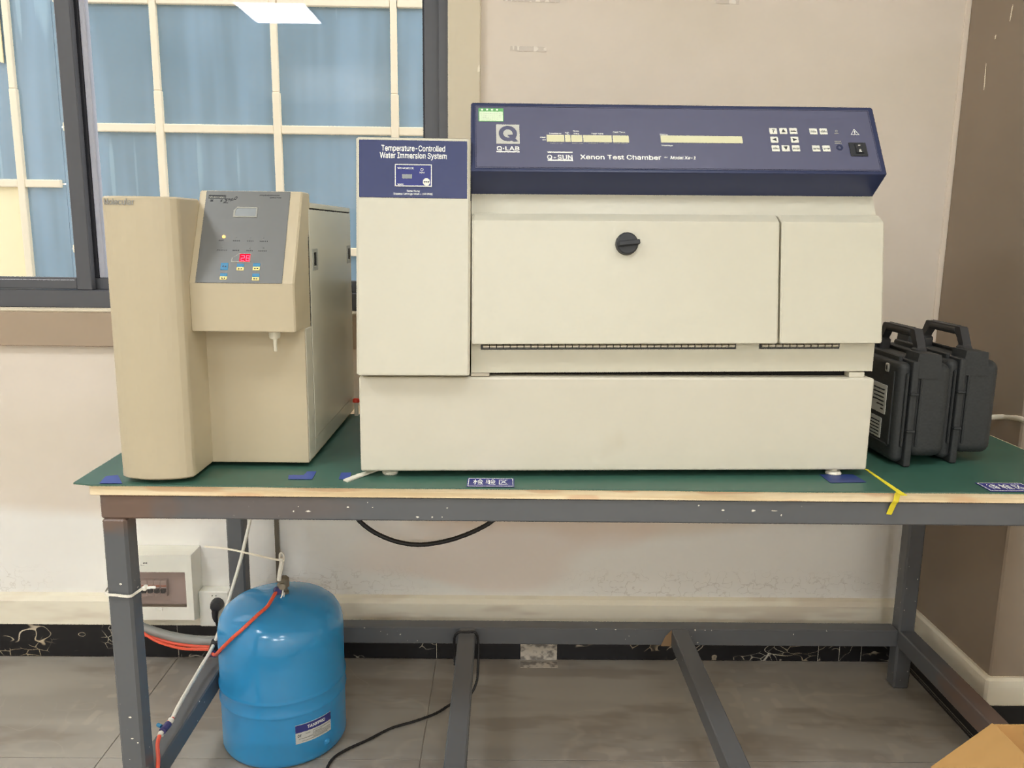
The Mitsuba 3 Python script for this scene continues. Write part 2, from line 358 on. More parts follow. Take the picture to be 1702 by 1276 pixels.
# skirting and the plastered band above it
cuts = [X0, -2.466, -1.706, -0.946, -0.187, 0.573, 0.945, 1.008, 1.073, 1.186]
for a, b in zip(cuts[:-1], cuts[1:]):
    put('baseboard_back__tile', cbox(a + .001, b - .001, YW - 0.012, YW, 0, 0.106, 0.001), 'black_marble')
put('baseboard_back', cbox(X0, 1.186, YW - 0.010, YW, 0.0, 0.106), 'grout'); lab('baseboard_back', 'black marble skirting tiles with pale veins along the back wall', kind='structure')
band = poly_prism([(YW, .106), (YW - .022, .106), (YW - .022, .178), (YW - .012, .19), (YW, .196)], X0, 1.186)
put('trim_1', axes(band, (2, 0, 1)), 'band_paint'); lab('trim_1', 'cream plaster ledge above the black skirting', kind='structure')
# window casing and sill
put('trim_3', cbox(WXR, -0.065, YW - .022, YW, 0.918, WZ1 + .09, 0.003), 'casing_paint'); lab('trim_3', 'flat beige casing on the right side of the window', kind='structure')
put('trim_3__paint_chip', W(poly_prism([(0, 0), (.006, .002), (.007, .012), (.004, .019), (.001, .012)], 0, .0006), frame(np.array([-0.0735, YW - .0221, 1.648]), (1, 0, 0), (0, 0, 1))), 'chip_white')
put('trim_4', cbox(WXL - .09, WXR - .0005, YW - .022, YW, WZ1, WZ1 + .09, 0.003), 'casing_paint'); lab('trim_4', 'flat beige casing above the window', kind='structure')
put('trim_5', cbox(WXL - .09, WXR - .0005, YW - .028, YW, 0.923, WZ0 - 0.008, 0.002), 'sill_taupe'); lab('trim_5', 'taupe board under the window sill', kind='structure')
put('trim_6', cbox(WXL - .09, WXR - .0005, YW - .030, YW + .06, WZ0 - 0.008, WZ0, 0.003), 'casing_paint'); lab('trim_6', 'thin pale window sill edge', kind='structure')

# window
def bar(x0, x1, y0, y1, z0, z1, c=0.002): return cbox(x0, x1, y0, y1, z0, z1, c)
yf0, yf1 = 2.285, 2.36
put('window_1__frame', cat(bar(WXL, WXR - .001, yf0, yf1, WZ0, 1.072), bar(WXL, WXR - .001, yf0, yf1, WZ1 - .03, WZ1)), 'alu_dark')
put('window_1__jamb', bar(-0.176, WXR, yf0, yf1, 1.072, WZ1 - .03), 'alu_dark')
put('window_1__jamb', bar(WXL, WXL + .026, yf0, yf1, 1.072, WZ1 - .03), 'alu_dark')
# left sash (nearer) and right sash (behind)
s1 = 'window_1__sash'
put(s1, cat(bar(-1.170, -1.129, 2.290, 2.315, 1.072, WZ1 - .03), bar(WXL + .026, -1.170, 2.290, 2.315, 1.0745, 1.106), bar(WXL + .026, -1.170, 2.290, 2.315, WZ1 - .07, WZ1 - .03), bar(WXL + .026, WXL + .07, 2.290, 2.315, 1.106, WZ1 - .07)), 'alu_dark')
put(s1 + '__groove', bar(WXL + .03, -1.175, 2.2885, 2.2905, 1.0985, 1.1005, 0.0002), 'alu_light')
def quad(x0, x1, y, z0, z1): return trimesh.Trimesh([(x0, y, z0), (x1, y, z0), (x1, y, z1), (x0, y, z1)], [(0, 1, 2), (0, 2, 3)], process=False)
put(s1 + '__pane', quad(WXL + .06, -1.165, 2.303, 1.10, WZ1 - .06), 'window_glass')
s2 = fresh('window_1__sash')
scene[s2] = mikit.ply(cat(bar(-0.217, -0.176, 2.320, 2.345, 1.072, WZ1 - .03), bar(-1.150, -0.217, 2.320, 2.345, 1.072, 1.104), bar(-1.150, -0.217, 2.320, 2.345, WZ1 - .07, WZ1 - .03)), 'alu_dark')
put(s2 + '__stile', bar(-1.142, -1.122, 2.3175, 2.346, 1.104, WZ1 - .07), 'alu_seal')
put(s2 + '__daylit_strip', bar(-1.122, -1.106, 2.322, 2.346, 1.104, WZ1 - .07), 'alu_light')  # daylight on the sash edge, put in as a pale strip
put(s2 + '__gasket', bar(-0.2215, -0.217, 2.323, 2.343, 1.104, WZ1 - .07, 0.0005), 'alu_seal')
put(s2 + '__pane', quad(-1.108, -0.218, 2.333, 1.10, WZ1 - .06), 'window_glass')
lab('window_1', 'wide sliding window with dark grey aluminium frame left of the test chamber', kind='structure')

# ---------------------------------------------------------------- what the window shows
put('outside_ground', cbox(-7, 5, YW + .2, 9, -0.1, -0.02), 'outside_ground'); lab('outside_ground', 'pale ground outside the window', kind='structure')
LY = 4.2
def grid_screen(name, label, xs_, zs_, panes, bw, posts, bar_bsdf='lattice_cream'):
    for x in posts:
        put(name + '__post', cbox(x - bw / 2, x + bw / 2, LY - .03, LY + .02, -0.02, 1.884, 0.003), bar_bsdf)
        put(name + '__post', cbox(x - bw / 2 + .001, x + bw / 2 - .004, LY - .028, LY + .02, 1.885, 3.2, 0.003), bar_bsdf)
    for z in zs_:
        for a, b in zip(xs_[:-1], xs_[1:]):
            put(name + '__crossbar', cbox(a + bw / 2, b - bw / 2, LY - .026, LY + .02, z - bw * .55, z + bw * .55, 0.003), bar_bsdf)
    zz = [-0.02] + list(zs_) + [3.2]
    for a, b in zip(xs_[:-1], xs_[1:]):
        for c, d in zip(zz[:-1], zz[1:]):
            put(name + '__pane', cbox(a + .001, b - .001, LY - .004, LY + .004, c + .004, d - .004), panes(a, c))
    lab(name, label, 'glass partition')
grid_screen('glazed_partition', 'cream grid of bars with pale blue frosted panes seen through the right sash', [-2.1555, -1.671, -1.104, -0.535, 0.035, 0.6, 1.2], [0.55, 1.13 - .58 + .58, 1.712, 2.295, 2.88], lambda a, c: 'pane_blue', 0.036, [-1.671, -1.104, -0.535, 0.035, 0.6, 1.2])
grid_screen('glazed_partition_001', 'cream bars with blue panes and a cream lower panel seen through the left sash', [-3.6, -2.97, -2.362, -2.155], [0.80, 1.443, 2.6], lambda a, c: 'cream_outside' if (a < -2.4 and c < 1.4) else 'pane_blue', 0.034, [-3.6, -2.97, -2.362])
put('glazed_partition_001__blind', axes(poly_prism([(-2.95, 2.58), (-2.95, 2.07), (-2.7, 2.06), (-2.5, 2.035), (-2.395, 2.0), (-2.395, 2.58)], LY - .02, LY - .014), (0, 2, 1)), 'cream_outside'); lab('glazed_partition_001__blind', 'cream blind')

# ---------------------------------------------------------------- ceiling lamps
LAMP_LABELS = ['square white ceiling light panel in front of the left end of the bench', 'square white ceiling light panel in front of the chamber', 'square white ceiling light panel mirrored at the top of the window pane', 'square white ceiling light panel right of the mirrored one', 'added square ceiling light panel far from the bench, unseen fill for the space under it, the left one of two', 'square white ceiling light panel far from the bench, the right one of two']
for i, (lx, ly, hx, hy, rad) in enumerate(LAMPS):
    k = fresh('ceiling_light')
    for x0, x1, y0, y1 in ((lx - hx - .02, lx + hx + .02, ly - hy - .02, ly - hy), (lx - hx - .02, lx + hx + .02, ly + hy, ly + hy + .02), (lx - hx - .02, lx - hx, ly - hy, ly + hy), (lx + hx, lx + hx + .02, ly - hy, ly + hy)):
        put(k + '__frame_bar', cbox(x0, x1, y0, y1, CEIL - .012, CEIL), 'alu_light')
    m = trimesh.Trimesh([(lx - hx, ly - hy, CEIL - .006), (lx - hx, ly + hy, CEIL - .006), (lx + hx, ly + hy, CEIL - .006), (lx + hx, ly - hy, CEIL - .006)], [(0, 1, 2), (0, 2, 3)], process=False)
    put(k + '__diffuser', m, 'white_print', emitter={'type': 'area', 'radiance': {'type': 'rgb', 'value': [rad * t for t in LAMP_TINT]}})
    lab(k, LAMP_LABELS[i], 'ceiling light')

# ---------------------------------------------------------------- workbench
TX0, TX1, TY0, TY1, TZ = -0.735, 1.145, 1.455, 2.153, 0.765
tb = 0.045
wbk = 'workbench'
put(wbk + '__tabletop', cbox(TX0 - .014, TX1 + .012, TY0 - .006, TY1 + .004, TZ + .0005, TZ + .021, 0.0015), 'plywood'); lab(wbk + '__tabletop', 'pale plywood top')
put(wbk + '__apron', cbox(TX0, TX1, TY0, TY0 + tb, TZ - .046, TZ, 0.003), 'table_steel')
put(wbk + '__apron', cbox(TX0, TX1, TY1 - tb, TY1, TZ - .046, TZ, 0.003), 'table_steel')
for x in (TX0, TX1 - tb):
    put(wbk + '__apron', cbox(x, x + tb, TY0 + tb, TY1 - tb, TZ - .046, TZ, 0.003), 'table_steel')
for x in (TX0, TX1 - tb):
    for y in (TY0, TY1 - tb):
        put(wbk + '__leg', cbox(x, x + tb, y, y + tb, 0.0, TZ - .046, 0.005), 'table_steel')
RZ0, RZ1 = 0.127, 0.176
put(wbk + '__rail', cbox(TX0 + tb, TX1 - tb, TY1 - tb, TY1, RZ0, RZ1, 0.003), 'table_steel')
put(wbk + '__rail', cbox(TX0 + tb, TX1 - tb, TY0, TY0 + tb, RZ0, RZ1, 0.003), 'table_steel')
for x in (TX0, TX1 - tb, -0.1125, 0.4715):
    put(wbk + '__rail', cbox(x, x + tb, TY0 + tb, TY1 - tb, RZ0, RZ1, 0.003), 'table_steel')
put(wbk + '__weld', trimesh.convex.convex_hull([(.4715, TY1 - tb, RZ0), (.4715, TY1 - tb, RZ1 - .002), (.4715, TY1 - tb - .004, RZ0), (.443, TY1 - tb - .0025, RZ0), (.455, TY1 - tb - .0025, RZ1 - .02), (.4715, TY1 - tb - .004, RZ1 - .006)]), 'rust_weld'); lab(wbk + '__weld', 'rusty weld patch')
lab(wbk, 'long workbench with grey steel tube frame, some rust and a pale plywood top', 'workbench')
DECK = TZ + .021

# green mat, its left corner hanging over and curling up slightly
gx, gy = np.linspace(-0.772, 1.146, 60), np.linspace(1.441, 2.035, 24)
GX, GY = np.meshgrid(gx, gy, indexing='ij')
GX = GX + (GX < -0.7) * 0.012 * (GY - 1.441) / 0.6 * -1
GY = GY + 0.001 * np.sin(GX * 9)
GZ = DECK + 0.003 + 0.004 * np.clip((-0.745 - GX) / .03, 0, 1) ** 2 + -0.0004 * np.cos(GX * 17) ** 2 * np.exp(-((GY - 1.441) / .03) ** 2)
def sheet(X, Y, Zt, th):
    n, m = X.shape
    top = np.c_[X.ravel(), Y.ravel(), Zt.ravel()]; bot = top - (0, 0, th)
    V = np.vstack([top, bot]); Fc = []; o = n * m
    for i in range(n - 1):
        for j in range(m - 1):
            a, b, c, d = i * m + j, (i + 1) * m + j, (i + 1) * m + j + 1, i * m + j + 1
            Fc += [(a, b, c), (a, c, d), (o + a, o + c, o + b), (o + a, o + d, o + c)]
    edge = [i * m for i in range(n)] + [(n - 1) * m + j for j in range(1, m)] + [i * m + m - 1 for i in range(n - 2, -1, -1)] + [j for j in range(m - 2, 0, -1)]
    for a, b in zip(edge, edge[1:] + edge[:1]):
        Fc += [(a, o + a, b), (b, o + a, o + b)]
    return trimesh.Trimesh(V, Fc, process=False)
put('table_mat', sheet(GX, GY, GZ, 0.0028), 'green_mat', 40); lab('table_mat', 'dark green rubber mat covering the workbench top', 'mat')
MZ = DECK + .003

# blue tape marks, yellow tape, printed signs
def flat(poly, z=MZ + .0006, th=.0005): return poly_prism(poly, z, z + th)
def tape(poly, label):
    k = put('tape_mark', flat(poly, MZ + .0008), 'tape_blue_shaded' if 'dark' in label else 'tape_blue'); lab(k, label, 'tape')
zt = 0.789
P2 = lambda *ps: [p[:2] for p in ps]
tape(P2((-0.4015, 1.5061, 0.7890), (-0.3734, 1.5070, 0.7890), (-0.3722, 1.5307, 0.7890), (-0.3550, 1.5312, 0.7890), (-0.3516, 1.4809, 0.7890), (-0.3958, 1.4795, 0.7890)), 'L-shaped blue tape mark in front of the beige purifier body')
tape(P2((-0.3066, 1.5248, 0.7890), (-0.2872, 1.5254, 0.7890), (-0.2829, 1.4830, 0.7890), (-0.3029, 1.4824, 0.7890)), 'short blue tape mark by the white strip under the base cabinet')
tape(P2((-0.7361, 1.4879, 0.7890), (-0.7176, 1.4961, 0.7890), (-0.6866, 1.4449, 0.7890), (-0.7272, 1.4437, 0.7890)), 'blue tape mark under the left corner of the purifier')
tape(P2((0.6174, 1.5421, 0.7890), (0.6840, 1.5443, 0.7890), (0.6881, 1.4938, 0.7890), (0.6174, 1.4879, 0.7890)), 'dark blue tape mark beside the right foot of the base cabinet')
YT = [(0.7231, 1.5833, 0.7900), (0.7280, 1.5835, 0.7900), (0.7283, 1.4164, 0.7900), (0.7173, 1.4161, 0.7900)]
k = 'yellow_tape'
ya = np.array(YT)
put(k + '__strip', poly_prism([tuple(p[:2]) for p in YT], MZ + .0005, MZ + .0011), 'tape_yellow')
xa, xb = YT[3][0], YT[2][0]; yb = min(YT[2][1], YT[3][1])
fl = ribbon([((xa + xb) / 2, yb + .004, MZ + .0009), ((xa + xb) / 2 + .001, 1.4395, MZ - .001), ((xa + xb) / 2 - .002, 1.4405, TZ + .006), ((xa + xb) / 2 - .003, 1.4460, TZ - .002), ((xa + xb) / 2 - .006, 1.4535, TZ - .024)], (1, 0, 0), abs(xb - xa) * .95, .0008, 6)
put(k + '__folded_end', fl, 'tape_yellow')
lab(k, 'yellow tape line on the green mat folded over the bench edge', 'tape')

JIAN = [[(0, 7.2), (4, 7.2)], [(2, 10), (2, 0)], [(2, 6.8), (0, 3.2)], [(2, 6.8), (4, 4.6)]]
QIAN = [[(7, 10), (4.6, 6.6)], [(7, 10), (9.9, 6.6)], [(5.8, 6.2), (8.3, 6.2)], [(5.5, 4.9), (6, 2.6)], [(7.1, 5), (7.2, 2.8)], [(9.1, 5), (8.2, 2)], [(4.8, .7), (10, .7)]]
MA = [[(.3, 9.2), (3.3, 9.2), (3, 5.6)], [(.8, 7.6), (.6, 5.6), (4, 5.6), (3.6, .8), (2.6, 1.3)], [(0, 3.1), (3, 3.1)]]
QU = [[(9.5, 9.3), (1, 9.3), (1, .7), (9.7, .7)], [(7.6, 8), (2.8, 2.3)], [(3, 7.6), (8.2, 2.4)]]
DAI = [[(2.5, 10), (.5, 7.8)], [(3, 7.6), (.3, 4.5)], [(1.8, 5.8), (1.8, 0)], [(4.5, 8.3), (9.5, 8.3)], [(7, 10), (7, 6)], [(4, 6), (10, 6)], [(4.2, 3.8), (10, 3.8)], [(8, 5.5), (8, .5), (6.8, 1)], [(5.3, 2.8), (6.2, 1.6)]]
def sign(chars, x0, x1, y0, y1, label, skew=0.0):
    k = fresh('area_sign')
    fr_ = frame((x0, y0, MZ + .0006), (1, 0, 0), (skew, 1, 0)); fr_ = (fr_[0], np.array([1., 0, 0]), np.array([skew, 1., 0]), np.array([0, 0, 1.]))
    w, h = x1 - x0, y1 - y0
    put(k + '__sheet', W(cbox(0, w, 0, h, 0, .0008), fr_), 'sign_blue')
    put(k + '__border', W(move(poly_prism(ring_rect(.002, w - .002, .002, h - .002, .0011), 0, .0004), 0, 0, .0008), fr_), 'white_print')
    n = len(chars); cw = .0176
    for i, ch in enumerate(chars):
        a = w / 2 + (i - (n - 1) / 2) * cw * 1.32 - cw / 2
        put(k + '__character', W(move(strokes(ch, a, h * .24, cw, h * .56, cw * .09, .0004), 0, 0, .0008), fr_), 'white_print')
    lab(k, label, 'sign')
sign([JIAN + QIAN, MA + QIAN, QU], (-0.0638, 1.4384, 0.7890)[0], (0.0233, 1.4410, 0.7890)[0], 1.4445, 1.4965, 'blue sign with three white Chinese characters in front of the base cabinet')
sign([DAI, JIAN + QIAN, QU], (0.8955, 1.4380, 0.7890)[0], (0.8955, 1.4380, 0.7890)[0] + .088, 1.4445, 1.4965, 'blue sign with white Chinese characters at the right end of the mat')

# ---------------------------------------------------------------- test chamber group (base cabinet, water unit, chamber)
PSI = math.radians(2.4)
MO = np.array([-.264, 1.495, 0]); MU = np.array([math.cos(PSI), math.sin(PSI), 0]); MV = np.array([-math.sin(PSI), math.cos(PSI), 0]); ZZ = np.array([0, 0, 1.])
FM = (MO, MU, MV, ZZ)                                          # u, v, z
TILT = 0.008
MUc = MU + ZZ * TILT; MUc /= np.linalg.norm(MUc)
FMc = (MO - ZZ * .2055 * TILT, MUc, MV, ZZ)
FD = frame(MO + MV * -.027 + ZZ * .996, MU, MV * .15 + ZZ)     # plane of the leaning fronts
FC = frame(MO + MV * .025 + ZZ * 1.3505, MUc, MV * .082 + ZZ * .129)   # sloping console face
FB = frame(MO, MU, ZZ)
# base cabinet
k = 'base_cabinet'
put(k + '__body', W(rbox(0, .970, 0.0, .555, .8015, .9812, .0045), FM), 'cream_base', 35)
foot = lathe([(0, 0), (.014, 0), (.0155, .003), (.013, .007), (.007, .0085), (.006, .013), (0, .013)], 20)
for u, v in ((.052, .03), (.912, .016), (.05, .51), (.92, .51)):
    q = MO + MU * u + MV * v
    put(k + '__foot', move(foot, q[0], q[1], MZ), 'spout_white', 40)
lab(k, 'wide low cream metal cabinet under the xenon test chamber', 'cabinet')
# water immersion unit on the left
k = 'water_unit'
sl = lambda z: -.027 + .15 * (z - .996)
prof = [(sl(.988), .988), (sl(1.409), 1.409), (.53, 1.409), (.53, .988)]
put(k + '__body', W(axes(hull_prism(prof, 0.0, .2035, .004), (2, 0, 1)), FM), 'cream_powder', 35)
put(k + '__foot', W(cat(cbox(.045, .20, .03, .2, .9815, .988)), FM), 'hinge_steel'); lab(k + '__foot', 'bright metal support strip')
put(k + '__foot', W(cat(cbox(.02, .06, .3, .5, .9815, .988), cbox(.15, .19, .3, .5, .9815, .988)), FM), 'dark_gap')
A0, A1 = (0.0056, 0.4040)[0], (0.1976, 0.4074)[0]; B0, B1 = (0.1048, 0.3108)[1], (0.1047, 0.4126)[1]
np_ = put(k + '__name_plate', W(cbox(A0, A1, B0, B1, .0002, .0014, .0004), FD), 'plate_navy'); lab(np_, 'navy name plate with white lettering')
lw = frame(FD[0] + FD[3] * .0014, FD[1], FD[2])
put(np_ + '__lettering', W(text_fit('Temperature-Controlled', *(0.0450, 0.3935), (0.1583, 0.3960)[0] - (0.0450, 0.3940)[0], .0098, True), lw), 'white_print')
put(np_ + '__lettering', W(text_fit('Water Immersion System', *(0.0423, 0.3807), (0.1610, 0.3960)[0] - (0.0423, 0.3940)[0], .0098, True), lw), 'white_print')
put(np_ + '__lettering', W(cat(text_fit('Water Purity', *(0.0898, 0.3212), (0.1133, 0.3952)[0] - (0.0898, 0.3948)[0], .0033, True), text_fit('(Replace Cartridge When > 100 PPM)', *(0.0663, 0.3161), (0.1358, 0.3956)[0] - (0.0663, 0.3944)[0], .0033, True)), lw), 'white_print')
# purity monitor set in the plate
t = k + '__purity_monitor'
ma0, mb0 = (0.0689, 0.3305); ma1, mb1 = (0.1348, 0.3700)
put(t, W(cbox(ma0, ma1, mb0, mb1, .0014, .0028, .0004), FD), 'monitor_blue')
put(t + '__frame', W(move(poly_prism(ring_rect(ma0, ma1, mb0, mb1, .0018), 0, .0010), 0, 0, .0026), FD), 'silver')
put(t + '__screen', W(cbox(*((0.0818, 0.3446)[0], (0.0994, 0.3523)[0]), (0.0818, 0.3446)[1], (0.0818, 0.3521)[1], .0028, .0033), FD), 'lcd_grey')
put(t + '__badge', W(move(trimesh.creation.cylinder(radius=.0065, height=.001, sections=28), *(0.1251, 0.3389), .0034), FD), 'key_white')
lm = frame(FD[0] + FD[3] * .0040, FD[1], FD[2]); ln = frame(FD[0] + FD[3] * .0028, FD[1], FD[2])
put(t + '__badge_print', W(text_fit('HMD', (0.1206, 0.3377)[0], (0.1206, 0.3373)[1], .0095, .003, True, .0003), lm), 'dark_print') if False else put(t + '__badge_print', W(cat([cbox(x, x + w_, -.0011, .0011, 0, .0003) for x, w_ in ((-.0048, .0026), (-.0014, .0028), (.0022, .0026))]), (lm[0] + lm[1] * (0.1251, 0.3389)[0] + lm[2] * (0.1251, 0.3389)[1], lm[1], lm[2], lm[3])), 'dark_print')
put(t + '__lettering', W(cat(text_fit('TDS MONITOR', *(0.0732, 0.3610), (0.1021, 0.3950)[0] - (0.0732, 0.3945)[0], .003, True), text_fit('ON/OFF', *(0.1123, 0.3542), .0098, .0021, True), move(poly_prism(LineString([(.0022 * math.cos(x), .0022 * math.sin(x)) for x in np.linspace(0, 6.28, 24)]).buffer(.0004), 0, .0005), *(0.1171, 0.3606), 0), poly_prism([(x + (0.0732, 0.3338)[0], y + (0.0732, 0.3338)[1]) for x, y in ((0, 0), (.011, 0), (.011, .0012), (0, .0012))], 0, .0004)), ln), 'white_print')
lab(k, 'tall narrow cream water immersion unit with navy plate, left of the chamber', 'water unit')

# chamber
k = 'xenon_test_chamber'
U0, U1 = .2058, .968
prof = [(.0095, .988), (.0095, 1.05), (.045, 1.27), (.075, 1.318), (.53, 1.318), (.53, .988)]
put(k + '__body', W(axes(poly_prism(prof, U0, U1), (2, 0, 1)), FMc), 'cream_powder')
put(k + '__gap_frame', W(cat(cbox(.22, .96, .035, .5, .9815, .9905)), FM), 'dark_gap')
put(k + '__shim', W(cbox(.925, .955, .012, .034, .9815, .9915, .001), FM), 'cream_base')
put(k + '__shim', W(cbox(.205, .240, .006, .034, .9815, .9885, .001), FM), 'hinge_steel')
dz0, dz1 = 1.0445, 1.2655
def door(name, u0, u1, label):
    d = k + '__' + name
    prof = [(sl(dz0), dz0), (sl(dz1), dz1), (sl(dz1) + .022, dz1 + .0125), (sl(dz1) + .040, dz1 + .0125), (sl(dz0) + .024, dz0)]
    key = put(d, W(axes(hull_prism(prof, u0, u1, .003), (2, 0, 1)), FMc), 'cream_powder', 30)
    lab(key, label); return key
d1 = door('door', U0 + .001, .7705, 'wide cream door with black knob')
d2 = door('side_door', .7745, .9675, 'narrow cream side door')
kx, ky = (0.4870, 0.2273)
ky += 0.006
kfr = (FD[0] + FD[1] * kx + FD[2] * ky, FD[1], FD[2], FD[3])
knob = lathe([(0, 0), (.0205, 0), (.0205, .006), (.0195, .011), (.0175, .0125), (0, .0125)], 48)
grip = cbox(-.0175, .0215, -.0045, .0045, .012, .021, .0015)
rot = trimesh.transformations.rotation_matrix(math.radians(6), (0, 0, 1)); grip.apply_transform(rot)
ptr = trimesh.convex.convex_hull([(.018, -.006, .001), (.018, .006, .001), (.0245, 0, .001), (.018, -.006, .009), (.018, .006, .009), (.0245, 0, .009)]); ptr.apply_transform(rot)
put(d1 + '__knob', W(cat(knob, grip, ptr), kfr), 'black_knob', 30); lab(d1 + '__knob', 'round black turn knob')
# piano hinges in the strip below the doors
FS = frame(MO + MV * .0095 - ZZ * .2055 * TILT, MUc, ZZ)
def hinge(u0, u1, z):
    n = int((u1 - u0) / .0125); ms = []
    for i in range(n):
        a = u0 + (u1 - u0) * i / n; L = (u1 - u0) / n
        c = trimesh.creation.cylinder(radius=.0036, height=L * .86, sections=10); c = axes(c, (2, 0, 1)); ms.append(move(c, a + L / 2, z, .0026))
    hk = put(k + '__hinge', W(cbox(u0 - .003, u1 + .003, z - .0065, z + .005, 0, .001), FS), 'black_plastic')
    put(hk + '__knuckles', W(cat(ms), FS), 'hinge_steel', 30)
hinge(.235, .707, 1.0375); hinge(.757, .905, 1.0375)
# console
prof = [(.025, 1.3505), (.107, 1.4795), (.30, 1.4795), (.30, 1.305), (.082, 1.305)]
ck = put(k + '__console', W(axes(hull_prism(prof, U0 - .0015, U1 + .002, .003), (2, 0, 1)), (MO - ZZ * .0, MUc, MV, ZZ)), 'console_navy', 30); lab(ck, 'sloping navy control console')
L_ = .1528
ov = k + '__control_panel'
put(ov, W(cbox(.2145, .958, .0085, L_ - .0095, .0002, .0012, .0003), FC), 'console_overlay'); lab(ov, 'grey-blue overlay with white lettering')
put(ov + '__border', W(move(poly_prism(ring_rect(.2125, .960, .0065, L_ - .0075, .0012), 0, .0006), 0, 0, .0004), FC), 'console_overlay')
fo = frame(FC[0] + FC[3] * .0012, FC[1], FC[2])
def on(a, b): return (fo[0] + fo[1] * a + fo[2] * b, fo[1], fo[2], fo[3])
# makers' block: square with a big Q, wordmark and line
qa0, qb0 = (0.2510, 0.0593); qa1, qb1 = (0.2939, 0.1024)
sq = Polygon([(qa0, qb0), (qa1, qb0), (qa1, qb1), (qa0, qb1)])
put(ov + '__emblem', W(poly_prism(sq, 0, .0005), fo), 'emblem_grey')
cx, cy = (qa0 + qa1) / 2, (qb0 + qb1) / 2 + .001
el = lambda rx, ry, dx=0, dy=0: Polygon([(cx + dx + rx * math.cos(t), cy + dy + ry * math.sin(t)) for t in np.linspace(0, 2 * math.pi, 40)[:-1]])
qw, qh = (qa1 - qa0), (qb1 - qb0)
Q = el(qw * .39, qh * .40).difference(el(qw * .20, qh * .215, 0, 0)).union(Polygon([(cx - .02 * qw, cy - .08 * qh), (cx + .16 * qw, cy - .06 * qh), (cx + .43 * qw, cy - .41 * qh), (cx + .22 * qw, cy - .42 * qh)]))
put(ov + '__emblem_letter', W(poly_prism(Q, .0005, .0009), fo), 'dark_print') if False else put(ov + '__emblem_letter', W(poly_prism(Q, .0005, .0009), fo), 'console_overlay')
put(ov + '__lettering', W(cat(text_fit('Q·LAB', *(0.2513, 0.0447), (0.2929, 0.0458)[0] - (0.2513, 0.0453)[0], .0085, True), cbox((0.2508, 0.0453)[0], (0.2929, 0.0458)[0], (0.2725, 0.0403)[1], (0.2726, 0.0429)[1], 0, .0005)), fo), 'white_print')
put(ov + '__lettering', W(cat(text_fit('Q-SUN', *(0.3426, 0.0258), (0.3898, 0.0469)[0] - (0.3435, 0.0464)[0], .0096, True), cbox((0.3435, 0.0464)[0], (0.3898, 0.0469)[0], (0.3650, 0.0225)[1], (0.3651, 0.0252)[1], 0, .0005), cbox((0.3435, 0.0464)[0], (0.3898, 0.0469)[0], (0.3658, 0.0405)[1], (0.3659, 0.0429)[1], 0, .0005)), fo), 'white_print')
put(ov + '__lettering', W(cat(text_fit('Xenon Test Chamber', *(0.4030, 0.0271), (0.5518, 0.0287)[0] - (0.4030, 0.0271)[0], .0094, True), text_fit('–', *(0.5574, 0.0288), .006, .0085, True), text_fit('Model Xe-1', *(0.5684, 0.0285), (0.6153, 0.0294)[0] - (0.5685, 0.0289)[0], .0066, True, slant=.22)), fo), 'white_print')
# green sticker
ga0, gb0 = (0.2191, 0.1089); ga1, gb1 = (0.2652, 0.1392)
st = put(ov + '__sticker', W(cbox(ga0, ga1, gb0, gb1, 0, .0006), fo), 'sticker_green'); lab(st, 'small green and white inspection sticker')
put(st + '__form', W(cbox(ga0 + .0015, ga1 - .0012, gb0 + .0012, gb0 + (gb1 - gb0) * .74, .0006, .0008), fo), 'sticker_pale')
put(st + '__print', W(cat([cbox(ga0 + .005 + .0092 * i, ga0 + .0085 + .0092 * i, gb1 - .0055, gb1 - .0018, .0006, .0008) for i in range(4)]), fo), 'white_print')
rs = random.Random(3)
put(st + '__writing', W(cat([cbox(a, a + rs.uniform(.0012, .0030), gb0 + .0045 + .0042 * r, gb0 + .0051 + .0042 * r, .0008, .0009) for r in range(4) for a in np.arange(ga0 + .004, ga1 - .005, .0042)]), fo), 'grey_print')
# displays
lcd_b0, lcd_b1 = (0.4201, 0.0647)[1], (0.4210, 0.0802)[1]
for p0, p1 in ((908.5, 937.8), (939, 948), (949, 967.5), (969, 1016.5), (1018, 1045)):
    put(ov + '__display', W(cbox((0.3434, 0.0732)[0] + (p0 - 908.5) * .001113, (0.3434, 0.0732)[0] + (p1 - 908.5) * .001113, lcd_b0, lcd_b1, 0, .0006, .0002), fo), 'lcd_pale')
put(ov + '__message_display', W(cbox((0.5547, 0.0731)[0], (0.7079, 0.0749)[0], (0.6293, 0.0654)[1], (0.6311, 0.0814)[1], 0, .0006, .0002), fo), 'lcd_pale')
sm = [('Irradiance', 913, 933, 223.5), ('°C', 939.5, 946, 224), ('Ramp', 953, 963, 219.3), ('Time', 953, 963, 223.8), ('Test Time', 983, 1003.5, 223.8), ('Total Time', 1018.5, 1040, 221.2), ('Actual', 897.5, 906.5, 229.8), ('Set', 901.5, 906.5, 234), ('Status', 1097.5, 1111, 225), ('Message', 1099, 1117.5, 243.2)]
CB = (0.3340, 0.0731); CSX, CSY = ((0.4452, 0.0744)[0] - (0.3340, 0.0731)[0]) / 100, ((0.3335, 0.0596)[1] - (0.3340, 0.0731)[1]) / 10
CR = ((0.4452, 0.0744)[1] - (0.3340, 0.0731)[1]) / 100
def cpt(px, py): return CB[0] + (px - 900) * CSX, CB[1] + (py - 230) * CSY + (px - 900) * CR
put(ov + '__lettering', W(cat([text_fit(s, *cpt(a, y), (b - a) * CSX, .0026 if s != '°C' else .0048, True) for s, a, b, y in sm]), fo), 'white_print')
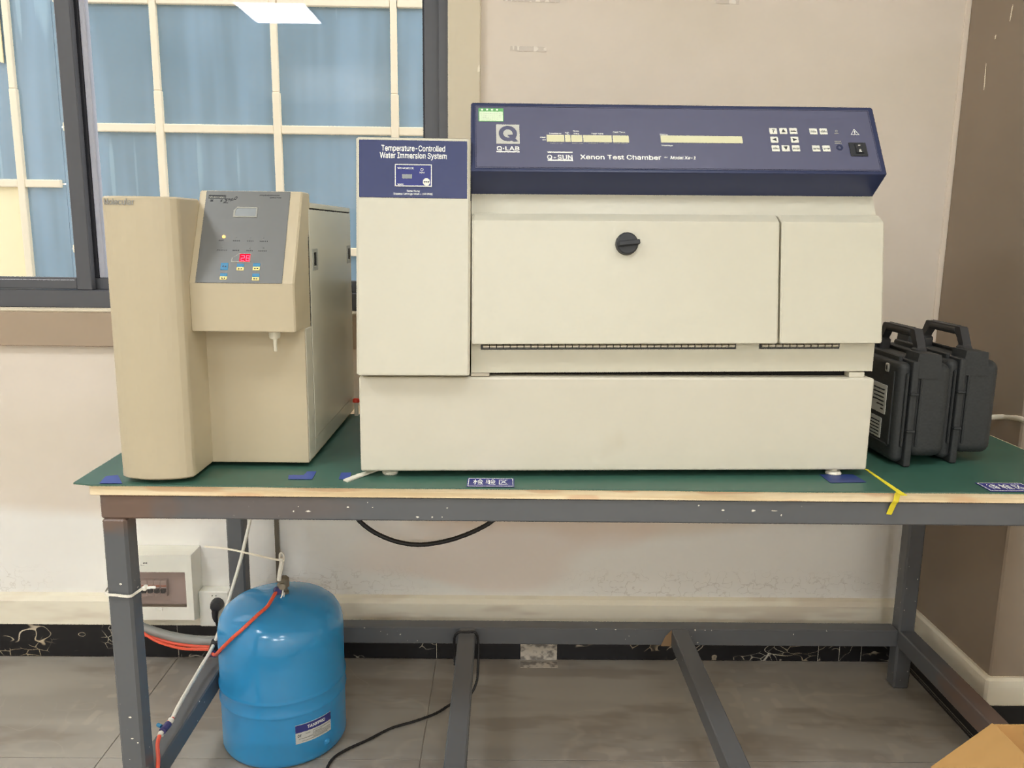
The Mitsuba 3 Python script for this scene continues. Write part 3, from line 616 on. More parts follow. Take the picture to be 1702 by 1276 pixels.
put(ov + '__lettering', W(cat([move(cbox(0, w_ * CSX, 0, .0009, 0, .0004), *cpt(a, 239.3), 0) for a, w_ in ((914, 9), (925, 2), (930, 4), (950, 9), (961, 7), (977, 16), (1003, 9), (1019, 10), (1031, 12))] + [move(cbox(0, 22 * CSX, 0, .0006, 0, .0004), *cpt(1018.5, 223.4), 0)]), fo), 'grey_print')
# push buttons
tri = lambda d: {'up': [(-.0042, -.0032), (.0042, -.0032), (0, .0038)], 'down': [(-.0038, .0036), (.0038, .0036), (0, -.0036)], 'left': [(.0036, -.0036), (.0036, .0036), (-.0042, 0)], 'right': [(-.0036, -.0036), (-.0036, .0036), (.0042, 0)]}[d]
btn = [(0.7687, 0.0939) + ('?',), (0.7879, 0.0942) + ('up',), (0.8071, 0.0944) + ('',), (0.7681, 0.0740) + ('left',), (0.8067, 0.0745) + ('right',), (0.7677, 0.0547) + ('',), (0.7869, 0.0549) + ('down',), (0.8063, 0.0551) + ('ENTER',), (0.8453, 0.0940) + ('',), (0.8646, 0.0942) + ('',), (0.8444, 0.0552) + ('RUN',), (0.8638, 0.0554) + ('STOP',)]
for a, b, s in btn:
    bk = put(ov + '__button', W(cbox(-.0073, .0073, -.0068, .0068, 0, .0011, .0005), on(a, b)), 'key_white')
    g = on(a, b); g = (g[0] + g[3] * .0011, g[1], g[2], g[3])
    if s in ('up', 'down', 'left', 'right'): m = poly_prism(tri(s), 0, .0003)
    elif s == '?': m = text_fit('?', -.0022, -.0036, .0044, .0072, True, .0003)
    elif s: m = text_fit(s, -.0058, -.0028, .0116, .0032, True, .0003)
    else: m = cat(cbox(-.0058, .0052, -.0022, -.0008, 0, .0003), cbox(-.0050, .0030, .0006, .0013, 0, .0003))
    put(bk + '__symbol', W(m, g), 'dark_print')
# lamp socket, warning mark and mains switch
put(ov + '__port', W(move(lathe([(.0028, 0), (.0062, 0), (.0062, .0012), (.0045, .0014), (.0028, .0004)], 24), *(0.8894, 0.0580), 0), fo), 'console_navy', 30)
put(ov + '__lettering', W(cat(*[move(cbox(0, w_, 0, .0016, 0, .0004), *q, 0) for q, w_ in (((0.8851, 0.0895), .0075), ((0.8814, 0.0711), .0135), ((0.8813, 0.0670), .0135))], move(lathe([(.0014, 0), (.0026, 0), (.0026, .0004), (.0014, .0004)], 16), *(0.8896, 0.0956), 0)), fo), 'grey_print')
wx, wy = (0.9243, 0.0934)
outer = Polygon([(-.0085, -.0062), (.0085, -.0062), (0, .0074)]); inner = outer.buffer(-.0009)
put(ov + '__warning_mark', W(cat(poly_prism(outer.difference(inner), 0, .0005), text_fit('!', -.0009, -.0045, .0018, .0066, True)), on(wx, wy)), 'white_print')
sx, sy = (0.9236, 0.0536)
sw = put(ov + '__switch', W(cbox(-.0162, .0162, -.0150, .0150, 0, .0024, .0008), on(sx, sy)), 'black_knob')
put(sw + '__rocker', W(trimesh.convex.convex_hull([(-.0078, -.0105, .0024), (.0078, -.0105, .0024), (-.0078, .0105, .0024), (.0078, .0105, .0024), (-.0066, -.0098, .0055), (.0066, -.0098, .0055), (-.0066, .0, .0036), (.0066, .0, .0036), (-.0066, .0098, .0050), (.0066, .0098, .0050)]), on(sx + .001, sy)), 'black_plastic')
put(sw + '__symbol', W(cat(cbox(-.0022, .0022, .0052, .0066, .0042, .0058), cbox(-.0026, .0026, -.0090, -.0074, .0052, .0064), move(poly_prism(LineString([(.0014 * math.cos(x), .0014 * math.sin(x)) for x in np.linspace(0, 6.28, 16)]).buffer(.0004), 0, .001), 0, -.0048, .0050)), on(sx + .001, sy)), 'white_print')
lab(k, 'large cream xenon test chamber with sloping navy control console on top', 'test chamber')

# ---------------------------------------------------------------- water purifier
k = 'water_purifier'
pts = [(-.692, 1.565)] + [(-.692 + .128 * t, 1.4625 - .020 * (1 - (2 * t - 1) ** 2) ** .8) for t in np.linspace(0, 1, 15)] + [(-.562, 1.470), (-.562, 1.565)]
pil = Polygon(pts).buffer(-.004).buffer(.004, quad_segs=3)
ring = np.array(pil.exterior.coords)[:-1]; ring2 = np.array(pil.buffer(-.003).exterior.coords)[:-1]
put(k + '__pillar', trimesh.convex.convex_hull(np.vstack([np.c_[ring2, np.full(len(ring2), .797)], np.c_[ring, np.full(len(ring), .800)], np.c_[ring, np.full(len(ring), 1.295)], np.c_[ring2, np.full(len(ring2), 1.298)]])), 'purifier_beige', 25); lab(k + '__pillar', 'bulging front column with grey lettering')
put(k + '__body', axes(poly_prism(Polygon([(1.561, .798), (1.561, 1.10), (1.60, 1.20), (1.60, 1.296), (2.054, 1.296), (2.054, .798)]).buffer(-.002).buffer(.002), -.690, -.376), (2, 0, 1)), 'purifier_beige')
for x, y in ((-.66, 1.50), (-.41, 1.60), (-.66, 2.0), (-.41, 2.0)):
    put(k + '__foot', move(lathe([(0, 0), (.012, 0), (.012, .009), (0, .009)], 16), x, y, MZ), 'dark_gap', 30)
prof = [(1.490, 1.062), (1.490, 1.150), (1.575, 1.314), (1.61, 1.314), (1.61, 1.296), (1.565, 1.10), (1.565, 1.062)]
head = Polygon([(1.490, 1.062), (1.490, 1.150), (1.575, 1.314), (1.63, 1.314), (1.63, 1.29), (1.562, 1.062)])
hx0, hx1 = -.5635, -.3745
put(k + '__head', axes(hull_prism(list(head.exterior.coords)[:-1], hx0, hx1, .003), (2, 0, 1)), 'purifier_beige', 30); lab(k + '__head', 'wedge-shaped control head')
FH = frame((-.565, 1.49, 1.15), (1, 0, 0), (0, .085, .164))
cp = k + '__control_panel'
put(cp, W(cbox(.0145, .1690, -.0005, .1835, .0002, .0014, .0004), FH), 'panel_grey'); lab(cp, 'dark grey key panel with red digits')
fh = frame(FH[0] + FH[3] * .0014, FH[1], FH[2])
def onh(a, b): return (fh[0] + fh[1] * a + fh[2] * b, fh[1], fh[2], fh[3])
# recessed upper display
a0, b0 = (0.0689, 0.1298); a1, b1 = (0.1120, 0.1501)
put(cp + '__display', W(cat(poly_prism(Polygon([(a0, b0), (a1, b0), (a1, b1), (a0 + .006, b1), (a0, b1 - .007)]).difference(Polygon([(a0 + .003, b0 + .002), (a1 - .002, b0 + .002), (a1 - .002, b1 - .002), (a0 + .006, b1 - .002), (a0 + .003, b1 - .007)])), 0, .0016)), fh), 'panel_recess')
put(cp + '__display_glass', W(poly_prism(Polygon([(a0 + .003, b0 + .002), (a1 - .002, b0 + .002), (a1 - .002, b1 - .002), (a0 + .006, b1 - .002), (a0 + .003, b1 - .007)]), 0, .0004), fh), 'lcd_grey')
# indicator lamps
ind = [(0.0562, 0.0901), (0.0785, 0.0898), (0.1036, 0.0895), (0.1277, 0.0887), (0.0556, 0.0697), (0.0806, 0.0694), (0.1056, 0.0691), (0.1295, 0.0689)]
for i, q in enumerate(ind):
    dome = lathe([(0, 0), (.0030, 0), (.0028, .0012), (.0018, .0024), (0, .0028)], 18) if i == 0 else lathe([(0, 0), (.0016, 0), (.0014, .0006), (0, .0007)], 14)
    more = {'emitter': {'type': 'area', 'radiance': {'type': 'rgb', 'value': [1.7, 0.5, 0.06]}}} if i == 0 else {}
    ik = put(cp + '__indicator', W(dome, onh(*q)), 'panel_grey' if i else 'btn_yellow', 40, **more)
    if i == 0: lab(ik, 'lit amber indicator lamp')
rs = random.Random(5)
tiny = []
for q, n_, w_ in (((0.0478, 0.0816), 3, .0030), ((0.0740, 0.0813), 4, .0028), ((0.0990, 0.0811), 4, .0026), ((0.1219, 0.0808), 5, .0026), ((0.0467, 0.0624), 6, .0026), ((0.0749, 0.0621), 4, .0028), ((0.0998, 0.0619), 4, .0026), ((0.1215, 0.0616), 5, .0026)):
    tiny += [cbox(q[0] + .0032 * i, q[0] + .0032 * i + w_ * .7, q[1], q[1] + .0022, 0, .0002) for i in range(n_)]
put(cp + '__captions', W(cat(tiny), fh), 'dark_print')
put(cp + '__captions', W(cat([cbox((0.1130, 0.1743)[0] + .0031 * i, (0.1130, 0.1743)[0] + .0031 * i + .0022, (0.1130, 0.1743)[1], (0.1130, 0.1743)[1] + .0022, 0, .0002) for i in range(12)] + [cbox((0.1323, 0.1696)[0] + .0031 * i, (0.1323, 0.1696)[0] + .0031 * i + .0022, (0.1323, 0.1696)[1], (0.1323, 0.1696)[1] + .0018, 0, .0002) for i in range(7)]), fh), 'dark_print')
# emblem bar and italic formula
e0 = (0.0197, 0.1674); e1 = (0.0510, 0.1747)
put(cp + '__emblem', W(cbox(e0[0], e1[0], e0[1], e1[1], 0, .0003), fh), 'dark_print')
put(cp + '__emblem_text', W(text_fit('Molecular', e0[0] + .0015, e0[1] + .0016, (e1[0] - e0[0]) - .003, .0030, True, .0002), onh(0, 0)[:0] or (fh[0] + fh[3] * .0003, fh[1], fh[2], fh[3])), 'panel_recess')
put(cp + '__emblem_text', W(cat(strokes(JIAN[:2] + QIAN[2:], (0.0237, 0.1612)[0], (0.0237, 0.1612)[1], .0045, .004, .0005, .0003), strokes(MA, (0.0419, 0.1615)[0], (0.0419, 0.1615)[1], .0045, .004, .0005, .0003)), fh), 'dark_print') if False else put(cp + '__emblem_text', W(cat(cbox((0.0237, 0.1612)[0], (0.0287, 0.1613)[0], (0.0237, 0.1612)[1], (0.0232, 0.1656)[1], 0, .0003), cbox((0.0424, 0.1615)[0], (0.0452, 0.1615)[0], (0.0237, 0.1612)[1], (0.0232, 0.1656)[1], 0, .0003)), fh), 'dark_print')
put(cp + '__formula', W(cat(text_fit('Σ', *(0.0477, 0.1585), .0085, .0088, True, slant=.25), text_fit('H', *(0.0562, 0.1623), .0055, .0062, True, slant=.35), text_fit('2', *(0.0627, 0.1634), .0030, .0036, True, slant=.3), text_fit('O', *(0.0663, 0.1656), .0050, .0062, True, slant=.35)), fh), 'dark_print')
# red digits
ra0, rb0 = (0.0750, 0.0396); ra1, rb1 = (0.1090, 0.0566)
put(cp + '__digit_bezel', W(poly_prism(Polygon([(ra0, rb0), (ra1, rb0), (ra1, rb1), (ra0 + .012, rb1), (ra0, rb1 - .009)]), 0, .0012), fh), 'panel_recess')
rm = ra0 + (ra1 - ra0) * .42
put(cp + '__digit_window', W(cbox(rm, ra1 - .0008, rb0 + .0012, rb1 - .0008, .0008, .0016), fh), 'led_red_glow', emitter={'type': 'area', 'radiance': {'type': 'rgb', 'value': [0.40, 0.006, 0.018]}})
put(cp + '__digit_window', W(poly_prism(Polygon([(ra0 + .0015, rb0 + .0015), (rm, rb0 + .0015), (rm, rb1 - .001), (ra0 + .0125, rb1 - .001), (ra0 + .0015, rb1 - .0085)]), .0008, .0014), fh), 'panel_grey')
SEG = {'a': [(0, 10), (6, 10)], 'b': [(6, 10), (6, 5)], 'c': [(6, 5), (6, 0)], 'd': [(0, 0), (6, 0)], 'e': [(0, 5), (0, 0)], 'f': [(0, 10), (0, 5)], 'g': [(0, 5), (6, 5)]}
dh = (rb1 - rb0) * .58; dw = dh * .95
for i, sgs in enumerate(('abged', 'abcdefg')):
    m = strokes([SEG[c] for c in sgs], rm + .0030 + i * (dw * .78 + .0016), rb0 + .0030, dw, dh, .0011, .0004)
    put(cp + '__digit', W(m, (fh[0] + fh[3] * .0016, fh[1], fh[2], fh[3])), 'led_red_glow', emitter={'type': 'area', 'radiance': {'type': 'rgb', 'value': [1.0, 0.13, 0.22]}})
# keys
def pkey(c, w_, h_, two):
    a, b = c
    kk = put(cp + '__key', W(cbox(-w_ / 2, w_ / 2, (0 if two else -h_ / 2), h_ / 2, 0, .0010, .0003), onh(a, b)), 'btn_blue')
    if two: put(kk + '__lower_half', W(cbox(-w_ / 2, w_ / 2, -h_ / 2, 0, 0, .0010, .0003), onh(a, b)), 'btn_yellow')
    g = onh(a, b); g = (g[0] + g[3] * .001, g[1], g[2], g[3])
    put(kk + '__print', W(cat([cbox(x, x + .0026, y, y + .0022, 0, .0002) for x in (-.0036, .0008) for y in ((-.0011,) if not two else (-.0048,))]), g), 'dark_print')
pkey((0.0635, 0.0311), .0135, .0140, False); pkey((0.0922, 0.0303), .0128, .0130, True); pkey((0.1209, 0.0313), .0128, .0140, True)
pkey((0.0640, 0.0117), .0128, .0125, True); pkey((0.1215, 0.0113), .0128, .0135, True)
# lettering on the pillar: laid on the bulge
tm = text_fit('Molecular', 0, 0, (-0.6249, 1.4550, 1.2841)[0] - (-0.6829, 1.4550, 1.2833)[0], .0098, True, .0005)
v = np.array(tm.vertices); v = v[:, [0, 2, 1]]; xx = -.686 + v[:, 0]
tt = np.clip((xx + .692) / .128, 0, 1); v[:, 1] = 1.4625 - .020 * (1 - (2 * tt - 1) ** 2) ** .8 - v[:, 1] - .0009; v[:, 0] = xx; v[:, 2] += 1.2835
tm.vertices = v; put(k + '__lettering', tm, 'grey_print')
# right side panel, handles, spout
put(k + '__side_gap', cbox(-.3762, -.3757, 1.6128, 2.046, .833, 1.2862), 'dark_gap'); put(k + '__side_panel', cbox(-.3755, -.3735, 1.615, 2.045, .835, 1.283, .0008), 'purifier_side'); lab(k + '__side_panel', 'removable side panel with recessed grips')
for m in (cbox(-.3765, -.3745, 1.5655, 1.613, .801, 1.06, .0008), cbox(-.3765, -.3745, 1.615, 2.05, .801, .8335, .0008), cbox(-.3765, -.3745, 1.632, 2.05, 1.286, 1.295, .0008)):
    put(k + '__side_wall', m, 'purifier_side')
for y in (1.655, 2.015):
    hk = put(k + '__grip', cat(cbox(-.3742, -.3722, y - .022, y - .011, 1.166, 1.208), cbox(-.3742, -.3722, y + .011, y + .022, 1.166, 1.208), cbox(-.3742, -.3722, y - .022, y + .022, 1.166, 1.173), cbox(-.3742, -.3722, y - .022, y + .022, 1.201, 1.208)), 'panel_recess')
    put(hk + '__recess', cbox(-.3738, -.3730, y - .011, y + .011, 1.175, 1.201), 'dark_gap')
sp = (-0.4235, 1.5280, 1.0532)
put(k + '__spout', cat(move(lathe([(0, -.0), (.0105, 0), (.0105, -.012), (.009, -.0155), (.0060, -.0165), (0, -.0165)][::-1], 24), sp[0], 1.528, 1.062), move(lathe([(0, -.040), (.0032, -.040), (.0040, -.0165), (0, -.0165)], 16), sp[0] + .0005, 1.528, 1.062)), 'spout_white', 35); lab(k + '__spout', 'white dispensing nozzle')
lab(k, 'beige bench-top water purifier with grey key panel at the left end of the bench', 'water purifier')

# ---------------------------------------------------------------- black cases
def case(name, x0, y0, T, L, z0, H, lid, label, labelled):
    r = .020
    zb, zt_ = z0 + .022, z0 + H
    xs_ = x0 + lid
    put(name + '__lid', rbox(x0, xs_ - .003, y0 + .004, y0 + L - .004, zb - .014, zt_, .013), 'case_black', 40)
    put(name + '__shell', rbox(xs_ + .003, x0 + T, y0 + .002, y0 + L - .002, zb - .002, zt_, r), 'case_black', 40)
    put(name + '__seam', rbox(xs_ - .007, xs_ + .008, y0 - .002, y0 + L + .002, z0 + .0005, zt_ + .004, .004, 2), 'case_black', 40)
    # ribs and lugs on the near end
    put(name + '__rib', cat(cbox(xs_ - .017, xs_ - .012, y0 - .003, y0 + .02, zb + .02, zt_ - .02, .002), cbox(xs_ + .013, xs_ + .017, y0 - .001, y0 + .02, zb + .02, zt_ - .015, .0015)), 'case_black')
    for z in (z0 + .075, z0 + .150):
        put(name + '__lug', cbox(xs_ - .008, xs_ + .008, y0 - .0075, y0 + .01, z - .0025, z + .0025, .0015), 'case_black')
    # carrying blocks on the top edge at both ends and the handle between them
    blk = lambda y: trimesh.convex.convex_hull([(xs_ - .004, y, zt_ - .03), (xs_ + .052, y, zt_ - .03), (xs_ + .004, y, zt_ + .020), (xs_ + .048, y, zt_ + .017), (xs_ - .004, y + .05, zt_ - .03), (xs_ + .052, y + .05, zt_ - .03), (xs_ + .002, y + .05, zt_ + .020), (xs_ + .048, y + .05, zt_ + .017)])
    put(name + '__corner_block', blk(y0 - .001), 'case_black'); put(name + '__corner_block', blk(y0 + L - .049), 'case_black')
    put(name + '__top_rib', cat(cbox(xs_ - .02, xs_ - .012, y0 + .03, y0 + L - .03, zt_ - .012, zt_ + .010, .002), cbox(xs_ + .05, xs_ + .056, y0 + .045, y0 + L - .045, zt_ - .012, zt_ + .007, .002)), 'case_black')
    hx = xs_ + .040; ya, yb_ = y0 + .075, y0 + .235
    o = [(ya - .013, 0), (ya - .009, .026), (ya + .010, .058), (yb_ - .010, .058), (yb_ + .009, .026), (yb_ + .013, 0)]
    n_ = [(ya + .009, -.001), (ya + .011, .022), (ya + .026, .041), (yb_ - .026, .041), (yb_ - .011, .022), (yb_ - .009, -.001)]
    hp = Polygon(o).buffer(-.004).buffer(.004, quad_segs=2).difference(Polygon(n_).buffer(.003, quad_segs=2))
    hk = put(name + '__handle', move(axes(poly_prism(hp, hx - .0085, hx + .0085), (2, 0, 1)), 0, 0, zt_), 'case_handle', 30)
    put(hk + '__grip', tube([(hx, ya + .026, zt_ + .0500), (hx, (ya + yb_) / 2, zt_ + .0500), (hx, yb_ - .026, zt_ + .0500)], .0105, 10, 4), 'case_handle', 40)
    for y in (ya, yb_):
        put(hk + '__hinge_lug', cbox(hx - .012, hx + .012, y - .013, y + .013, zt_ - .006, zt_ + .022, .004), 'case_handle')
    if labelled:
        put(name + '__recess_frame', cat(cbox(x0 - .0025, x0 + .001, y0 + .020, y0 + .026, zb + .02, zt_ - .02, .001), cbox(x0 - .0025, x0 + .001, y0 + .026, y0 + L - .03, zb + .015, zb + .02, .001)), 'case_black')
        l1 = put(name + '__paper_label', cbox(x0 - .0015, x0 + .001, y0 + .048, y0 + .120, z0 + .098, z0 + .158), 'paper_label'); lab(l1, 'grey printed label')
        l2 = put(name + '__paper_label', cbox(x0 - .0015, x0 + .001, y0 + .060, y0 + .130, z0 + .046, z0 + .088), 'paper_label')
        put(l1 + '__print', cat([cbox(x0 - .0019, x0 - .0012, y0 + .056 + .0, y0 + .056 + w_, z0 + .106 + .008 * i, z0 + .109 + .008 * i) for i, w_ in enumerate((.012, .03, .05, .045, .055, .05))]), 'dark_print')
        put(l2 + '__print', cat([cbox(x0 - .0019, x0 - .0012, y0 + .066, y0 + .066 + w_, z0 + .050 + .007 * i, z0 + .0525 + .007 * i) for i, w_ in enumerate((.05, .05, .045, .052, .04))]), 'dark_print')
        bd = put(name + '__badge', cbox(x0 - .003, x0 + .001, y0 + .046, y0 + .062, z0 + .186, z0 + .204, .002), 'silver'); lab(bd, 'small silver badge')
        put(bd + '__mark', cbox(x0 - .0036, x0 - .0026, y0 + .051, y0 + .057, z0 + .191, z0 + .199, .0005), 'dark_print')
    lab(name, label, 'case')
case('equipment_case', .784, 1.600, .107, .29, MZ, .212, .030, 'black hard plastic case with printed labels on its side, nearest the chamber', True)
case('equipment_case_001', .897, 1.632, .108, .29, MZ, .214, .028, 'black hard plastic case, the one standing nearer the column', False)

# ---------------------------------------------------------------- things under the bench
# water tank
k = 'pressure_tank'
tx, ty, R = -.5345, 1.885, .1485
pr = [(0, .003), (.138, .003), (.1445, .006), (.1485, .014), (R, .026), (R, .128), (R + .003, .133), (R + .003, .138), (R, .143), (R, .162), (R + .003, .167), (R + .003, .172), (R, .177), (R, .282), (.1480, .303), (.1435, .323), (.1345, .340), (.1185, .3535), (.092, .3645), (.062, .3725), (.036, .3775), (.020, .379), (0, .379)]
put(k + '__shell', move(lathe(pr, 96), tx, ty, 0), 'tank_blue', 40)
put(k + '__base_ring', move(lathe([(.118, 0), (.128, 0), (.128, .012), (.118, .012), (.118, 0)], 48), tx, ty, 0), 'dark_gap', 30)
def onshell(th0, th1, z0, z1, rr, nt=14, skew=0.0):
    V = []; Fc = []
    for i, th in enumerate(np.linspace(th0, th1, nt)):
        for z in (z0, z1):
            for r_ in (rr, rr + .0007): V.append((tx + r_ * math.cos(th), ty + r_ * math.sin(th), z + skew * (th - th0)))
    for i in range(nt - 1):
        a = 4 * i; b = a + 4
        for p, q in ((1, 3), (0, 1), (3, 2), (2, 0)): Fc += [(a + p, b + p, b + q), (a + p, b + q, a + q)]
    Fc += [(0, 1, 3), (0, 3, 2), (4 * nt - 4, 4 * nt - 1, 4 * nt - 3), (4 * nt - 4, 4 * nt - 2, 4 * nt - 1)]
    m = trimesh.Trimesh(V, Fc, process=False); m.fix_normals(); return m
ang = lambda px: math.acos(max(-1, min(1, px)))
th0, th1 = math.radians(-66), math.radians(-30)
lk = put(k + '__maker_label', onshell(th0, th1, .062, .110, R + .0003, skew=0.0), 'paper_label'); lab(lk, 'white paper label with blue header')
put(lk + '__header', onshell(th0, th1, .0905, .1092, R + .0010), 'sign_blue')
tm = text_fit('TANKPRO', 0, 0, (th1 - th0) * R * .50, .0075, True, .0004)
v = np.array(tm.vertices); a_ = th0 + (th1 - th0) * .30 + v[:, 0] / R; rr = R + .0017 + v[:, 2]
tm.vertices = np.c_[tx + rr * np.cos(a_), ty + rr * np.sin(a_), .0965 + v[:, 1]]; put(lk + '__lettering', tm, 'white_print')
tm = text_fit('CE', 0, 0, .0085, .0065, True, .0004)
v = np.array(tm.vertices); a_ = th0 + .03 + v[:, 0] / R; rr = R + .0010 + v[:, 2]
tm.vertices = np.c_[tx + rr * np.cos(a_), ty + rr * np.sin(a_), .0785 + v[:, 1]]; put(lk + '__lettering', tm, 'dark_print')
put(lk + '__print', cat([onshell(th0 + a, th0 + b, z, z + .0018, R + .0009, 6) for a, b, z in ((.16, .24, .083), (.28, .60, .0845), (.28, .45, .080), (.28, .60, .0765), (.05, .60, .0725), (.28, .60, .069), (.10, .55, .066))]), 'grey_print')
a_ = math.radians(-35)
put(k + '__plug', W(lathe([(0, 0), (.009, 0), (.008, .004), (.004, .006), (0, .006)], 20), frame((tx + R * math.cos(a_), ty + R * math.sin(a_), .036), (-math.sin(a_), math.cos(a_), 0), (0, 0, 1))), 'tank_blue', 40)
vx, vy = (-0.5227, 1.8700, 0.4149)[0], 1.88
vk = k + '__valve'
put(vk, cat(move(lathe([(0, 0), (.011, 0), (.011, .012), (.008, .014), (.008, .022), (.0125, .024), (.0125, .044), (.009, .048), (0, .048)], 20), vx, vy, .373), axes(move(trimesh.creation.cylinder(radius=.007, height=.026, sections=16), .403, vx - .0, vy - .012), (1, 2, 0)) if False else move(trimesh.creation.cylinder(radius=.0075, height=.03, sections=16, transform=trimesh.transformations.rotation_matrix(math.pi / 2, (1, 0, .5))), vx - .004, vy - .012, .403)), 'brass_grey', 35); lab(vk, 'grey metal ball valve')
put(vk + '__handle', cat(tube([(vx - .008, vy - .014, .418), (vx - .004, vy - .016, .440), (vx + .001, vy - .016, .462), (vx + .0025, vy - .016, .476)], np.linspace(.0052, .0058, 25), 8), tube([(vx + .0055, vy - .016, .465), (vx + .0065, vy - .016, .482), (vx + .001, vy - .016, .4895), (vx - .0035, vy - .016, .481), (vx - .002, vy - .016, .465)], .0022, 8)), 'tube_white', 40); lab(vk + '__handle', 'white lever handle with a loop')
put(vk + '__collar', move(trimesh.creation.cylinder(radius=.0085, height=.012, sections=18, transform=trimesh.transformations.rotation_matrix(math.pi / 2, (1, .6, 0))), vx - .011, vy - .02, .394), 'fitting_purple', 35)
put(vk + '__thread_tape', cat(tube([(vx + .001, vy - .012, .398), (vx + .0005, vy - .02, .385), (vx - .003, vy - .026, .375)], .0018, 6), tube([(vx + .003, vy - .013, .386), (vx + .004, vy - .02, .379)], .0016, 6), move(lathe([(0, 0), (.013, 0), (.012, .004), (0, .005)], 10), vx, vy, .374)), 'white_print')
lab(k, 'round blue steel pressure tank with a valve on top, standing on the floor', 'tank')

# hoses and cables
def cable(name, pts, r, bsdf, label, c='cable', n=8):
    kk = put(name, tube(pts, r, n), bsdf, 50); lab(kk, label, c); return kk
cable('water_hose', [(-1.0255, 2.2000, 0.1236), (-0.9750, 2.1950, 0.1081), (-0.9070, 2.1850, 0.0972), (-0.8367, 2.1780, 0.0940), (-0.7626, 2.1850, 0.0927)], .0145, 'hose_grey', 'thick grey hose running along the skirting behind the tank', 'hose', 14)
o1 = 'orange_tube'
cable(o1, [(-1.0053, 2.1550, 0.1357), (-0.9567, 2.1500, 0.1061), (-0.8901, 2.1400, 0.0919), (-0.7852, 2.0200, 0.1539), (-0.7246, 1.9300, 0.2029)], .0042, 'tube_orange', 'orange tube sagging from the grey hose to the dark elbow fitting', 'tube')
cable(o1, [(-1.0138, 2.1720, 0.1197), (-0.9651, 2.1700, 0.1028), (-0.8986, 2.1620, 0.0910), (-0.8120, 2.1550, 0.0881), (-0.7429, 2.1500, 0.0931)], .0045, 'tube_orange', 'pale orange tube lying under the grey hose', 'tube')
cable(o1, [(-0.7124, 1.9000, 0.2079), (-0.6903, 1.8600, 0.2267), (-0.6474, 1.7760, 0.2851), (-0.6119, 1.7540, 0.3254), (-0.5912, 1.7560, 0.3438), (-0.5740, 1.7690, 0.3580), (-0.5580, 1.7870, 0.3701), (-0.5433, 1.8100, 0.3793), (vx - .013, vy - .024, .393)], .0042, 'tube_orange', 'orange tube rising over the blue tank to its valve', 'tube')
cable(o1, [(-0.6681, 1.4600, 0.1942), (-0.6830, 1.5000, 0.1989), (-0.7001, 1.5400, 0.2052), (-0.7046, 1.5700, 0.2099), (-0.7013, 1.6000, 0.2141), (-0.7005, 1.6200, 0.2097)], .0042, 'tube_orange', 'orange tube bending down beside the front left bench leg', 'tube')
cable('white_tube', [(-0.6612, 2.0900, 0.4970), (-0.6839, 2.0600, 0.3881), (-0.7002, 2.0000, 0.3028), (-0.7123, 1.9200, 0.2279), (-0.7177, 1.8200, 0.2064), (-0.7109, 1.6900, 0.2048), (-0.7047, 1.6200, 0.2040), (-0.7051, 1.5700, 0.2030)], .0045, 'tube_white', 'straight white tube slanting down from the bench to the left rail', 'tube')
ef = (-0.7552, 2.0200, 0.1541)
put('elbow_fitting__body', cat(tube([(-0.7091, 1.9200, 0.2312), (-0.7162, 1.9200, 0.2116), (-0.7215, 1.9200, 0.1953)], .0105, 12), tube([(-0.7209, 1.9200, 0.2067), (-0.7040, 1.9100, 0.2073)], .0085, 12)), 'black_plastic', 40)
put('elbow_fitting__collar', tube([(-0.7150, 1.9050, 0.2067), (-0.7047, 1.8950, 0.2090)], .0078, 12), 'fitting_purple', 40)
lab('elbow_fitting', 'dark push-in elbow fitting where the orange and white tubes cross', 'fitting')
put('tube_connector__body', tube([(-0.6994, 1.5950, 0.2131), (-0.7019, 1.5700, 0.2127)], .0075, 12), 'fitting_purple', 40)
put('tube_connector__nut', tube([(-0.6988, 1.6100, 0.2147), (-0.7002, 1.6000, 0.2113)], .0065, 12), 'tube_white', 40)
put('tube_connector__nut', tube([(-0.7046, 1.5700, 0.2099), (-0.7044, 1.5600, 0.2082)], .0055, 12), 'tube_white', 40)
put('tube_connector__clip', tube([(-0.7177, 1.5850, 0.2181), (-0.7082, 1.5800, 0.2172)], .004, 10), 'btn_blue', 40)
lab('tube_connector', 'purple and white straight connector near the front left leg', 'fitting')
cable('power_cable', [(-0.3767, 2.0200, 0.5343), (-0.3588, 2.0200, 0.5086), (-0.3209, 2.0200, 0.4798), (-0.2672, 2.0200, 0.4574), (-0.2054, 2.0200, 0.4498), (-0.1358, 2.0200, 0.4619), (-0.0740, 2.0200, 0.4852), (-0.0278, 2.0200, 0.5116), (0.0028, 2.0200, 0.5410)], .0058, 'cable_black', 'thick black cable hanging in a loop under the bench top')
cord = cable('power_cable', [(-.1215, 2.07, .105), (-.123, 2.07, .135), (-.1225, 2.07, .166), (-.112, 2.07, .1815), (-.09, 2.07, .1825), (-.066, 2.07, .1805), (-.0585, 2.068, .15), (-.058, 2.05, .10), (-.062, 2.025, .06), (-.085, 2.01, .025), (-0.1281, 2.0122, 0.0050), (-0.1647, 1.9700, 0.0050), (-0.2159, 1.9344, 0.0050), (-0.2734, 1.9026, 0.0050), (-0.3235, 1.8543, 0.0050), (-0.3707, 1.8130, 0.0050), (-0.3965, 1.7757, 0.0050), (-0.4047, 1.7139, 0.0050)], .0034, 'cable_black', 'thin black cable looped over a bench rail and trailing across the floor to the tank')
put(cord + '__plug_end', tube([(-.1215, 2.07, .112), (-.121, 2.07, .102), (-.119, 2.07, .088)], [.005] * 16 + [.0065], 10), 'black_plastic', 40)

